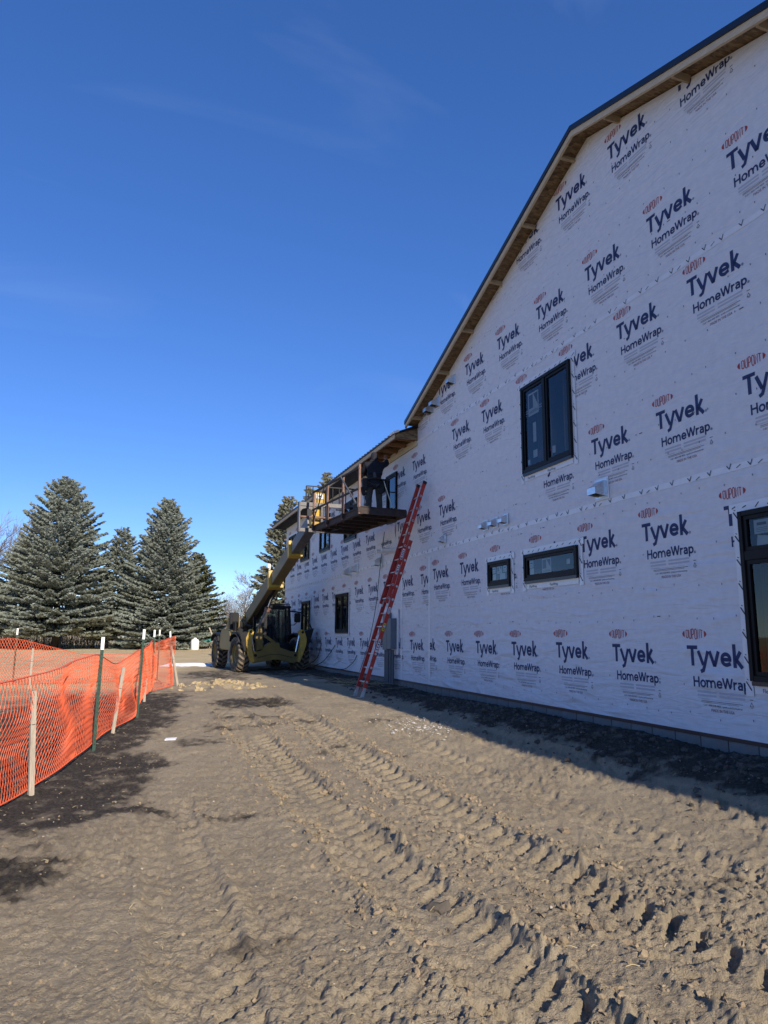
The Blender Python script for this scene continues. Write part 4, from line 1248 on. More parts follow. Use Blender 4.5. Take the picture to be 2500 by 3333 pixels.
# engine pod on the camera-left side
pr = [(-.88, .72), (-.90, 1.0), (-.70, 1.34), (-.45, 1.46), (.7, 1.46), (.92, 1.3), (.95, .72)]
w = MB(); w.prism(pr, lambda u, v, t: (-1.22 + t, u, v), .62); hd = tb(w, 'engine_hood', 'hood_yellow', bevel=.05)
w = MB(); w.bb(-1.12, -.72, -.905, -.88, .76, .98); tb(w, 'grille', 'black_paint', hd)
w = MB(); w.bb(-1.16, -.75, -.86, -.2, .42, .72); tb(w, 'fuel_tank', 'grey_steel', bevel=.02)
w = MB(); w.bb(-1.10, -.98, -.8, -.5, .36, .40); tb(w, 'step', 'grey_steel')
w = MB(); w.tube([(-.98, -.55, 1.4), (-.98, -.55, 1.95)], .09, 14); tb(w, 'air_cleaner', 'black_paint', smooth=.7)
w = MB(); w.bb(-1.14, -1.02, -.35, -.1, 1.4, 2.05); tb(w, 'exhaust_box', 'black_paint', bevel=.02)
w = MB(); w.tube([(-.84, -.9, 1.25), (-.86, -.9, 1.75), (-.74, -1.0, 1.62), (-.60, -1.3, 1.55)], .05, 10); tb(w, 'hydraulic_hose', 'rubber', smooth=True)
# cab on the camera-right side
cx0, cx1, cy0, cy1, cz0, cz1 = -.02, .93, -1.0, .55, .95, 2.22
cab = empty('cab'); cab.parent = th; cab.location = (0, 0, 0)
def cb(w, name, m, **k): return w.build(name, m, cab, **k)
w = MB()
for x, y, dx, dy in ((cx0, cy0, .03, .14), (cx1, cy0, -.05, .14), (cx0, cy1, .0, 0), (cx1, cy1, 0, 0)):
    w.beam((x, y, cz0), (x + dx, y + dy, cz1), .085, .085, up=(0, 1, 0))
w.beam((cx1, cy0 + .62, cz0), (cx1 - .03, cy0 + .62, cz1), .07, .07, up=(0, 1, 0))
cb(w, 'cab_frame', 'black_paint', bevel=.01)
w = MB(); w.bb(cx0 - .04, cx1 + .02, cy0 + .06, cy1 + .05, cz1, cz1 + .09); cb(w, 'cab_roof', 'black_paint', bevel=.025)
w = MB()
for k in range(7): w.beam((cx0 + .05 + .14 * k, cy0 + .2, cz1 + .16), (cx0 + .05 + .14 * k, cy1 - .1, cz1 + .16), .015, .015)
w.beam((cx0, cy0 + .2, cz1 + .16), (cx1, cy0 + .2, cz1 + .16), .02, .02); w.beam((cx0, cy1 - .1, cz1 + .16), (cx1, cy1 - .1, cz1 + .16), .02, .02)
for x in (cx0 + .02, cx1 - .02):
    for y in (cy0 + .2, cy1 - .1): w.beam((x, y, cz1 + .08), (x, y, cz1 + .16), .02, .02, up=(0, 1, 0))
g_ = cb(w, 'roof_guard', 'black_paint')
w = MB(); w.bb(cx0, cx1, cy0 - .02, cy0 + .05, .45, 1.0); w.prism([(cy0 - .4, .45), (cy0 - .4, .9), (cy0 - .02, 1.0), (cy0 - .02, .45)], lambda u, v, t: (.35 + t, u, v), .60); cb(w, 'cab_nose', 'black_paint', bevel=.03)
w = MB(); w.bb(cx0, cx1, cy0 + .05, cy1, .55, .97); cb(w, 'cab_floor', 'black_paint')
for nm, q in (('windscreen', [(cx0 + .05, cy0 + .01, cz0 + .03), (cx1 - .05, cy0 + .01, cz0 + .03), (cx1 - .10, cy0 + .15, cz1 - .02), (cx0 + .08, cy0 + .15, cz1 - .02)]),
              ('side_glass', [(cx1, cy0 + .05, cz0 + .03), (cx1, cy1 - .05, cz0 + .03), (cx1 - .02, cy1 - .05, cz1 - .02), (cx1 - .04, cy0 + .15, cz1 - .02)]),
              ('rear_glass', [(cx0 + .05, cy1, cz0 + .05), (cx1 - .05, cy1, cz0 + .05), (cx1 - .05, cy1, cz1 - .02), (cx0 + .05, cy1, cz1 - .02)])):
    w = MB(); w.add(q, [(0, 1, 2, 3)]); cb(w, nm, 'pane_glass', fix=False)
for k in range(6):
    x = cx0 + .16 + .125 * k
    w = MB(); w.beam((x, cy0 - .03, cz0 + .04), (x, cy0 + .11, cz1 - .03), .014, .014, up=(0, 1, 0)); cb(w, 'guard_bar', 'black_paint')
w = MB(); w.bb(.3, .72, -.1, .3, 1.0, 1.35); w.prism([(.3, 1.3), (.38, 1.95), (.25, 1.95), (.15, 1.3)], lambda u, v, t: (.3 + t, u, v), .42); cb(w, 'seat', 'rubber', bevel=.03)
w = MB(); w.tube([(.5 + .17 * math.cos(2 * PI * k / 16), -.42 + .05 * math.sin(2 * PI * k / 16), 1.38 + .15 * math.sin(2 * PI * k / 16)) for k in range(17)], .014, 6); cb(w, 'steering_wheel', 'rubber')
w = MB(); w.tube([(cx1, cy0 + .1, 2.12), (1.3, cy0 + .05, 2.08), (1.42, cy0 - .2, 1.9), (1.44, cy0 - .8, 1.5), (1.30, -2.0, 1.35)], .028, 8); tb(w, 'grab_rail', 'black_paint', smooth=True)
def mirror(x, y, z, ax):
    w = MB(); w.box((x, y, z), (.24, .06, .34)); m_ = tb(w, 'mirror', 'black_paint', bevel=.025)
    w = MB(); w.tube(ax, .016, 6); tb(w, 'mirror_arm', 'black_paint', m_)
mirror(-1.16, -1.15, 1.86, [(-1.1, -1.1, 1.7), (-1.05, -.95, 1.5), (-1.0, -.8, 1.35)])
mirror(1.10, -1.2, 1.88, [(1.08, -1.18, 1.7), (1.0, -1.1, 1.62), (.92, -.95, 1.62)])
# boom tower and boom
BB, BT = Vector((4.35, 29.8, 1.75)), Vector((4.55, 19.0, 4.62))
bd = (BT - BB).normalized()
def bp_(t): return TL(BB + (BT - BB) * t)
w = MB(); w.bb(-.42, -.30, 1.6, 3.3, .7, 1.95); w.bb(.22, .34, 1.6, 3.3, .7, 1.95); tb(w, 'boom_tower', 'shaded_yellow', bevel=.03)
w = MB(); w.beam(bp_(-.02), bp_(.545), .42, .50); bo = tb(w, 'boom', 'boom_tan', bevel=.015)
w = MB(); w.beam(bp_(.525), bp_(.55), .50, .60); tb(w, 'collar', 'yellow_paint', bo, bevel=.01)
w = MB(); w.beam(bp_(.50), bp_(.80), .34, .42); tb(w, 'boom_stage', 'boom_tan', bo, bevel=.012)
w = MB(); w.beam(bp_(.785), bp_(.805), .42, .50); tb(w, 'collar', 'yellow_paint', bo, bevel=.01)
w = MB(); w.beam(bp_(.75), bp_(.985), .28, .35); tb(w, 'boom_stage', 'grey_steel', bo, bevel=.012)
c_ = bp_(.54)
w = MB(); w.box(c_ + Vector((-.23, 0, .42)), (.05, .12, .18)); w.box(c_ + Vector((-.27, -.06, .46)), (.1, .1, .14)); tb(w, 'work_light', 'lamp_white', bo, bevel=.01)
w = MB(); w.tube([bp_(.1) + Vector((-.26, 0, .1)), bp_(.1) + Vector((-.22, 0, .12))], .10, 16); tb(w, 'pivot_cap', 'yellow_paint', bo)
w = MB(); w.tube([(-.36, -.9, 1.12), (-.12, -1.55, 2.15)], .085, 14); lc = tb(w, 'lift_cylinder', 'grey_steel', smooth=.7)
w = MB(); w.tube([(-.12, -1.55, 2.15), (-.03, -1.8, 2.62)], .04, 12); tb(w, 'rod', 'chrome', lc, smooth=.7)
w = MB(); w.tube([(-.14, -1.52, 2.1), (-.11, -1.58, 2.2)], .105, 14); tb(w, 'gland', 'rail_steel', lc, smooth=.7)
for dx in (-.06, .0, .06):
    w = MB(); w.tube([bp_(.12) + Vector((dx, 0, -.30)), bp_(.3) + Vector((dx, 0, -.31)), bp_(.52) + Vector((dx * .6, 0, -.29))], .02, 6); tb(w, 'hydraulic_hose', 'rubber', bo, smooth=True)
# boom head and fork carriage
w = MB(); h0 = bp_(.97)
w.box(TL((4.62, 19.15, 4.75)), (.34, .45, .62)); w.box(TL((4.74, 19.25, 5.25)), (.28, .22, .42)); bh = tb(w, 'boom_head', 'yellow_paint', bevel=.03)
w = MB(); w.box(TL((4.74, 19.13, 5.32)), (.22, .012, .13)); tb(w, 'decal', 'label_white', bh)
w = MB(); w.box(TL((4.74, 19.122, 5.32)), (.10, .004, .05)); tb(w, 'decal_print', 'print_black', bh)
CY = 18.85
def cw(*a): return TL(a)
w = MB()
w.beam(cw(4.08, CY, 5.02), cw(5.72, CY, 5.02), .10, .11); w.beam(cw(4.08, CY, 4.30), cw(5.72, CY, 4.30), .10, .10)
w.beam(cw(4.09, CY, 4.24), cw(4.09, CY, 5.08), .04, .14, up=(0, 1, 0)); w.beam(cw(4.72, CY, 4.24), cw(4.72, CY, 5.08), .06, .12, up=(0, 1, 0)); w.beam(cw(5.70, CY, 4.24), cw(5.70, CY, 5.08), .04, .14, up=(0, 1, 0))
w.prism([(4.11, 4.80), (4.11, 4.965), (4.60, 4.965), (4.60, 4.85), (4.48, 4.80), (4.40, 4.88), (4.28, 4.91), (4.18, 4.88)], lambda u, v, t: cw(u, CY - .03 + t, v), .05)
fc = tb(w, 'fork_carriage', 'grey_steel', bevel=.006)
w = MB(); w.tube([cw(4.1, CY - .05, 4.66), cw(5.7, CY - .05, 4.66)], .035, 12); tb(w, 'fork_shaft', 'rail_steel', fc, smooth=.7)
w = MB(); w.beam(cw(4.30, CY + .1, 5.08), cw(4.30, CY + .1, 5.56), .03, .03, up=(0, 1, 0)); w.beam(cw(4.30, CY + .1, 5.56), cw(5.85, CY + .1, 5.56), .03, .03)
for k in range(9): w.beam(cw(4.30 + .19 * (k + 1), CY + .1, 5.06), cw(4.30 + .19 * (k + 1), CY + .1, 5.55), .022, .022, up=(0, 1, 0))
tb(w, 'load_backrest', 'black_paint', fc)
for x in (4.86, 5.55):
    w = MB(); w.beam(cw(x, CY - .08, 4.24), cw(x, CY - .08, 5.0), .10, .05, up=(0, 1, 0)); w.beam(cw(x, CY - .08, 4.26), cw(x + .10, CY - 1.2, 4.26), .10, .05); tb(w, 'fork', 'black_paint', fc)
w = MB(); w.tube([cw(5.0, CY - .12, 4.55), cw(5.3, CY - .15, 4.5)], .16, 16); tb(w, 'motor', 'meter_grey', fc, smooth=.7)
w = MB(); w.tube([cw(5.1, CY - .1, 4.9), cw(5.4, CY - .2, 4.88), cw(5.6, CY - .25, 4.6)], .02, 6); tb(w, 'hydraulic_hose', 'rubber', fc, smooth=True)

# ------------------------------------------------------------------ work platform on the forks
wp = empty('work_platform', (4.72, 15.18, 4.20), R_(5.5))
tag(wp, 'brown steel work platform with guard rail held up against the eave', 'platform')
PW, PLn = 1.17, 3.22
w = MB()
w.bb(0, .05, 0, PLn, 0, .155); w.bb(PW - .05, PW, 0, PLn, 0, .155); w.bb(.05, PW - .05, 0, .05, .01, .15); w.bb(.05, PW - .05, PLn - .05, PLn, .01, .15)
w.bb(-.03, .0, .02, PLn - .02, .0, .02); w.bb(-.03, .0, .02, PLn - .02, .135, .155)
tb(w, 'deck_frame', 'rust_steel', wp)
for k in range(5):
    w = MB(); w.bb(.05, PW - .05, .5 + .52 * k, .55 + .52 * k, .02, .12); tb(w, 'cross_member', 'rust_steel', wp)
for k in range(6):
    w = MB(); w.bb(.006 + k * (PW - .01) / 6, .0 + (k + 1) * (PW - .01) / 6, .004, PLn - .004, .157, .185); tb(w, 'deck_board', 'rust_steel', wp, bevel=.004)
w = MB()
w.add([(-.002, -.004, .03), (.2, -.004, .03), (.2, -.004, .035), (-.002, -.004, .035)], [(0, 1, 2, 3)])
for k, v in enumerate((.03, 1.05, 2.13, 3.19)):
    w = MB(); w.beam((-.03, v, -.0), (-.03, v, 1.16 if k == 0 else 1.08), .05, .05, up=(0, 1, 0)); p_ = tb(w, 'post', 'rail_steel', wp, bevel=.004)
    w = MB(); w.beam((-.03, v, .04), (-.03, v, .16), .08, .08, up=(0, 1, 0)); tb(w, 'socket', 'rust_steel', p_)
for z in (1.06, .58):
    w = MB(); w.beam((-.062, .0, z), (-.062, PLn, z), .035, .04); tb(w, 'rail', 'rust_steel', wp)
w = MB(); w.beam((-.09, .08, .25), (-.09, 1.06, 1.06), .03, .03); tb(w, 'brace', 'grey_steel', wp)
w = MB(); w.beam((-.09, 3.15, .15), (-.09, 2.2, 1.06), .02, .02); tb(w, 'brace', 'rust_steel', wp)

# ------------------------------------------------------------------ worker on the platform
def skin_mesh(name, nodes, edges, mats, sub=2, root=0):
    me = bpy.data.meshes.new(name)
    me.from_pydata([n[:3] for n in nodes], edges, [])
    ob = bpy.data.objects.new(name, me); col.objects.link(ob)
    sm = ob.modifiers.new('skin', 'SKIN'); sm.use_smooth_shade = True
    for i, n in enumerate(nodes):
        d = me.skin_vertices[0].data[i]; r = n[3] if isinstance(n[3], tuple) else (n[3], n[3]); d.radius = r; d.use_root = (i == root)
    ss = ob.modifiers.new('sub', 'SUBSURF'); ss.levels = sub; ss.render_levels = sub
    dg = bpy.context.evaluated_depsgraph_get(); dg.update()
    nm = bpy.data.meshes.new_from_object(ob.evaluated_get(dg))
    bpy.data.objects.remove(ob)
    nm.materials.clear()
    for m in mats: nm.materials.append(MATS[m])
    nm.polygons.foreach_set('use_smooth', [True] * len(nm.polygons))
    nm.name = name
    return nm

def hand(nodes, edges, wi, d, side, curl):
    """palm and five fingers after wrist node wi; d = pointing direction, side = towards the thumb"""
    d = Vector(d).normalized(); side = Vector(side).normalized(); nrm = d.cross(side)
    wpt = Vector(nodes[wi][:3])
    palm = wpt + d * .05
    nodes.append((*palm, (.036, .018))); pi = len(nodes) - 1; edges.append((wi, pi))
    for k, (off, ln) in enumerate(((.027, .075), (.009, .083), (-.009, .077), (-.026, .06))):
        a = palm + side * off + d * .04; b = a + (d * (1 - curl) + nrm * curl).normalized() * ln * .55; c = b + (d * (1 - 1.7 * curl) + nrm * 1.5 * curl).normalized() * ln * .5
        n0 = len(nodes); nodes += [(*a, .010), (*b, .009), (*c, .008)]; edges += [(pi, n0), (n0, n0 + 1), (n0 + 1, n0 + 2)]
    a = palm + side * .035 - d * .012; b = a + (side + d).normalized() * .04; c = b + (side * .3 + d).normalized() * .03
    n0 = len(nodes); nodes += [(*a, .012), (*b, .010), (*c, .009)]; edges += [(pi, n0), (n0, n0 + 1), (n0 + 1, n0 + 2)]

def worker():
    root = empty('person', (5.42, 16.35, 4.385), R_(-8))
    tag(root, 'person in dark hooded jacket and tool belt reaching up to the eave from the platform', 'person')
    N = [(0, 0, .86, (.10, .07)), (0, .01, 1.02, (.10, .07)), (0, .02, 1.22, (.13, .08)), (0, .02, 1.34, (.09, .07)), (0, .03, 1.41, .05), (0, .05, 1.48, (.07, .085)), (0, .055, 1.57, (.06, .075)),
         (-.09, 0, .80, .085), (-.125, .03, .46, .055), (-.135, -.02, .09, .04), (-.15, .13, .04, .035),
         (.10, 0, .80, .085), (.135, .05, .46, .055), (.145, .0, .09, .04), (.17, .15, .04, .035),
         (.18, .02, 1.30, .06), (.34, .14, 1.36, .045), (.37, .36, 1.52, .028),
         (-.18, .02, 1.30, .06), (-.24, .16, 1.08, .045), (-.08, .34, 1.12, .028),
         (0, .13, 1.475, .014), (-.08, .045, 1.48, .018), (.08, .045, 1.48, .018)]
    Eg = [(0, 1), (1, 2), (2, 3), (3, 4), (4, 5), (5, 6), (0, 7), (7, 8), (8, 9), (9, 10), (0, 11), (11, 12), (12, 13), (13, 14), (2, 15), (15, 16), (16, 17), (2, 18), (18, 19), (19, 20), (5, 21), (5, 22), (5, 23)]
    hand(N, Eg, 17, (.05, .6, .8), (-1, 0, .1), .25)
    hand(N, Eg, 20, (.3, .9, .1), (0, -.2, 1), .5)
    link('body', skin_mesh('body', N, Eg, ['skin'], 1), root)
    J = [(0, -.005, .76, (.17, .14)), (0, -.005, .86, (.18, .15)), (0, 0, 1.0, (.18, .14)), (0, .01, 1.2, (.205, .15)), (0, .02, 1.33, (.13, .11)), (0, .02, 1.41, (.10, .10)),
         (.195, .01, 1.28, .095), (.345, .13, 1.355, .075), (.368, .33, 1.50, .052), (-.195, .01, 1.28, .095), (-.26, .15, 1.08, .075), (-.10, .32, 1.115, .052)]
    link('jacket', skin_mesh('jacket', J, [(0, 1), (1, 2), (2, 3), (3, 4), (4, 5), (3, 6), (6, 7), (7, 8), (3, 9), (9, 10), (10, 11)], ['jacket'], 2, 1), root)
    Hd = [(0, .0, 1.35, (.10, .10)), (0, .02, 1.43, (.09, .095)), (0, .03, 1.50, (.098, .105)), (0, .03, 1.56, (.092, .10)), (0, .03, 1.61, (.055, .06))]
    link('hood', skin_mesh('hood', Hd, [(0, 1), (1, 2), (2, 3), (3, 4)], ['jacket'], 2), root)
    T = [(0, 0, .86, (.165, .125)), (-.095, 0, .76, .105), (-.125, .02, .46, .085), (-.135, -.015, .12, .078), (.105, 0, .76, .105), (.135, .04, .46, .085), (.145, .0, .12, .078)]
    link('trousers', skin_mesh('trousers', T, [(0, 1), (1, 2), (2, 3), (0, 4), (4, 5), (5, 6)], ['trousers'], 2), root)
    for sx, x, y in ((-1, -.138, -.02), (1, .15, .0)):
        B = [(x, y, .16, .068), (x, y, .07, .062), (x + .01 * sx, y + .12, .05, (.052, .042)), (x + .015 * sx, y + .19, .042, (.045, .034))]
        link('boot', skin_mesh('boot', B, [(0, 1), (1, 2), (2, 3)], ['boots'], 2), root)
    w = MB(); w.tube([(.19 * math.cos(t) , -.005 + .155 * math.sin(t), .90 + .01 * math.sin(3 * t)) for t in np.linspace(0, 2 * PI, 25)], .03, 8); w.build('tool_belt', 'leather_black', root, smooth=True)
    for x, y, z, d, m in ((-.235, .0, .77, (.13, .18, .30), 'leather_black'), (.225, .02, .75, (.12, .18, .34), 'leather_black'), (.16, -.10, .66, (.13, .08, .26), 'leather_black'), (-.02, -.165, .98, (.085, .04, .16), 'pouch_grey')):
        w = MB(); w.box((x, y, z), d, rot=Matrix.Rotation(.12 * (1 if x > 0 else -1), 3, 'Y')); w.build('pouch', m, root, bevel=.02)
    w = MB(); w.box((-.27, .01, .60), (.10, .12, .22), rot=Matrix.Rotation(-.3, 3, 'Y')); w.build('pouch', 'leather_black', root, bevel=.02)
    return root
worker()
# nail gun hanging at the right hip and its air hose
ng = empty('nail_gun', (5.70, 16.25, 5.15), R_(-8))
tag(ng, 'black nail gun hanging at the worker\'s right hip', 'nail gun')
w = MB(); w.bb(-.05, .05, -.16, .12, .06, .15); w.build('gun_body', 'leather_black', ng, bevel=.02)
w = MB(); w.beam((0, -.08, .08), (0, -.1, -.12), .05, .06, up=(0, 1, 0)); w.build('handle', 'rubber', ng, bevel=.01)
w = MB(); w.beam((0, .10, .05), (.0, -.05, -.18), .03, .09, up=(0, 1, 0)); w.build('magazine', 'grey_steel', ng, bevel=.006)
w = MB()
n = [(5.60, 16.12, 5.22), (5.62, 16.05, 5.05), (5.68, 15.98, 4.8), (5.74, 15.92, 4.55), (5.80, 15.85, 4.44), (5.84, 16.2, 4.44)]
w.tube(n, .011, 7); tag(w.build('air_hose', 'hose_cream', smooth=True), 'cream air hose dangling from the worker\'s hip to the platform deck', 'hose')

# ------------------------------------------------------------------ orange safety fence
def t_post(x, y, hgt, label, lean=(0, 0), rz=0.0):
    g = gh(x, y)
    root = empty('fence_post', (x, y, g - .02), rz)
    root.rotation_euler = (lean[0], lean[1], rz)
    tag(root, label, 'post', 'green steel fence posts with white tops')
    w = MB(); w.bb(-.02, .02, -.004, .004, -.35, hgt - .16); w.bb(-.004, .004, .004, .036, -.35, hgt - .16)
    k = .1
    while k < hgt - .2: w.bb(-.008, .008, -.013, -.0041, k, k + .02); k += .055
    w.build('shaft', 'post_green', root)
    w = MB(); w.bb(-.021, .021, -.0045, .0045, hgt - .16, hgt); w.bb(-.0045, .0045, .0045, .037, hgt - .16, hgt)
    k = hgt - .14
    while k < hgt - .02: w.bb(-.0085, .0085, -.014, -.0046, k, k + .02); k += .055
    w.build('white_top', 'post_white', root)
    return root
t_post(-1.30, 5.95, 1.45, 'white topped green fence post at the left edge of the photo', rz=.5)
t_post(-.37, 9.91, 1.42, 'white topped green steel post, nearest one standing full length in view', (0, .012), .45)
t_post(.15, 12.39, 1.42, 'white topped green steel post between the leaning grey stake and the folded netting', (0, .02), .45)
t_post(.47, 17.0, 1.40, 'white topped green steel post where the stretched last net panel begins', (0, -.005), .4)
t_post(1.02, 19.6, 1.40, 'white topped green steel post at the far end of the orange fence, near the snow', (0, -.075), .4)
t_post(.72, 21.3, 1.42, 'white topped green steel post standing behind the others on the back run', (0, 0), .4)
t_post(-2.75, 20.2, 1.40, 'white topped green steel post of the back net in front of the spruce trunks', (0, 0), .4)

def stake(x, y, h, wd, lean, label, th_=.022):
    root = empty('wooden_stake', (x, y, gh(x, y) - .02)); root.rotation_euler = (lean[0], lean[1], .5)
    tag(root, label, 'stake', 'weathered wooden fence stakes')
    w = MB(); w.prism([(-wd / 2, -.3), (wd / 2, -.3), (wd / 2, h - .01), (wd / 2 - .008, h), (-wd / 2 + .005, h), (-wd / 2, h - .012)], lambda u, v, t: (u, t - th_ / 2, v), th_)
    w.build('shaft', 'weathered_wood', root, bevel=.002)
    w = MB(); w.tube([(math.cos(t) * (wd / 2 + .004), math.sin(t) * (th_ / 2 + .004), h * .68) for t in np.linspace(0, 2 * PI, 13)], .0025, 5); w.build('wire_tie', 'cable_black', root)
stake(-.81, 7.74, .98, .048, (0, -.06), 'grey wooden stake in front of the netting, nearest the camera', .04)
stake(-.18, 10.95, .92, .046, (0, .11), 'pale wooden stake leaning right beyond the first full green post')
stake(.28, 14.5, .45, .046, (0, .03), 'short pointed wooden stake stub below the folded netting')
stake(1.13, 18.65, 1.02, .055, (0, -.24), 'thick wooden stake leaning left at the end of the orange fence', .04)
stake(-2.2, 18.8, .95, .045, (0, 0), 'wooden stake showing pale through the back run of netting')

def net(path, label, cell=.068, lift=.02, fold=.06, seed=1, strand=.0052):
    """expanded plastic mesh hung along a path of (x, y, bottom, top) nodes above the ground"""
    r = np.random.default_rng(seed)
    P = np.array(path, float)
    seg = np.hypot(np.diff(P[:, 0]), np.diff(P[:, 1])); s = np.concatenate([[0], np.cumsum(seg)])
    Ln = s[-1]
    nu = int(Ln / cell * 1.06); nv = int(1.2 / cell)
    U = np.linspace(0, Ln, nu + 1)
    def sm(c):   # smooth interpolation of the node values
        fine = np.interp(U, s, P[:, c]); k = np.ones(9) / 9
        pad = np.pad(fine, 4, mode='edge'); return np.convolve(pad, k, mode='valid')
    px, py, zb, zt = sm(0), sm(1), np.interp(U, s, P[:, 2]), sm(3)
    gx = np.gradient(px); gy = np.gradient(py); gl = np.hypot(gx, gy); nx, ny = -gy / gl, gx / gl
    g = np.array([gzf(a, b) for a, b in zip(px, py)])
    pts = np.zeros((nu + 1, nv + 1, 3))
    ph = r.random() * 10
    for j in range(nv + 1):
        v = j / nv
        vv = v + .05 * np.sin(v * PI) * np.sin(U * 1.7 + ph)
        slack = fold * (np.sin(U * 2.3 + ph + 3 * v) * .5 + np.sin(U * 5.1 + 2.5 * v + ph * 2) * .35 + vnoise(U * 1.3 + ph, np.full_like(U, v * 3 + ph)) * 1.2) * np.sin(np.clip(v * 1.05, 0, 1) * PI * .85 + .2)
        shear = .22 * (v - .5) * np.sin(U * .9 + ph) + .10 * vnoise(U * 2 + ph, np.full_like(U, v * 2))
        off = (cell / 2 if j % 2 else 0)
        uu = np.clip(U + off + shear, 0, Ln)
        x = np.interp(uu, U, px); y = np.interp(uu, U, py)
        pts[:, j, 0] = x + nx * (slack + lift); pts[:, j, 1] = y + ny * (slack + lift)
        pts[:, j, 2] = np.interp(uu, U, g + zb) + vv * np.interp(uu, U, zt - zb)
    segs = []
    for j in range(nv):
        a = pts[:, j]; b = pts[:, j + 1]
        if j % 2 == 0:
            segs.append(np.stack([a, b], 1)); segs.append(np.stack([a[1:], b[:-1]], 1))
        else:
            segs.append(np.stack([a, b], 1)); segs.append(np.stack([a[:-1], b[1:]], 1))
    segs = np.concatenate(segs)
    def prisms(sg, rad):
        a, b = sg[:, 0], sg[:, 1]; d = b - a; l = np.linalg.norm(d, axis=1, keepdims=True); ok = l[:, 0] > 1e-4
        a, b, d = a[ok], b[ok], d[ok] / l[ok]
        ref = np.tile([0.0, 0.0, 1.0], (len(d), 1)); e1 = np.cross(d, ref); e1 /= np.maximum(np.linalg.norm(e1, axis=1, keepdims=True), 1e-6); e2 = np.cross(d, e1)
        V = []
        for k in range(3):
            t = 2 * PI * k / 3; o_ = (e1 * math.cos(t) + e2 * math.sin(t)) * rad; V += [a + o_, b + o_]
        V = np.stack(V, 1); n = len(a); base = np.arange(n)[:, None] * 6
        F = np.concatenate([base + np.array([[0, 1, 3, 2]]), base + np.array([[2, 3, 5, 4]]), base + np.array([[4, 5, 1, 0]])])
        return V.reshape(-1, 3), F
    V, F = prisms(segs, strand / 2)
    edge = np.concatenate([np.stack([pts[:-1, nv], pts[1:, nv]], 1), np.stack([pts[:-1, 0], pts[1:, 0]], 1), np.stack([pts[0, :-1], pts[0, 1:]], 1), np.stack([pts[-1, :-1], pts[-1, 1:]], 1)])
    V2, F2 = prisms(edge, .008)
    V = np.concatenate([V, V2]); F = np.concatenate([F, F2 + len(V) - len(V2)])
    me = bpy.data.meshes.new('safety_netting')
    me.from_pydata(V.tolist(), [], F.tolist()); me.materials.append(MATS['orange_net']); me.update()
    o = link('safety_netting', me); tag(o, label, 'netting', 'orange plastic safety netting')
    return o
net([(-2.6, 2.2, .03, 1.05), (-1.32, 5.9, .03, 1.03), (-.83, 7.7, .02, 1.09), (-.38, 9.88, .05, 1.17), (-.20, 10.9, .06, .93), (.0, 11.6, .04, 1.0), (.14, 12.38, .02, 1.06), (.26, 14.4, .10, 1.02), (.46, 17.0, .03, 1.14)], 'long sagging orange netting of the front run, from the left edge to the fourth post', seed=3, fold=.10)
net([(.47, 16.98, .02, 1.06), (1.06, 18.7, .03, 1.24)], 'orange plastic netting, taut last panel beside the thick leaning stake', seed=12, fold=.05, cell=.068)
net([(-8.5, 17.5, .02, 1.0), (-5.2, 19.3, .02, .92), (-2.75, 20.15, .02, 1.15), (-1.2, 20.6, .02, .72), (.3, 21.0, .02, .75), (.72, 21.25, .05, .95)], 'orange plastic netting of the back run, darker against the tree shade', seed=15, fold=.08, cell=.062, strand=.009)

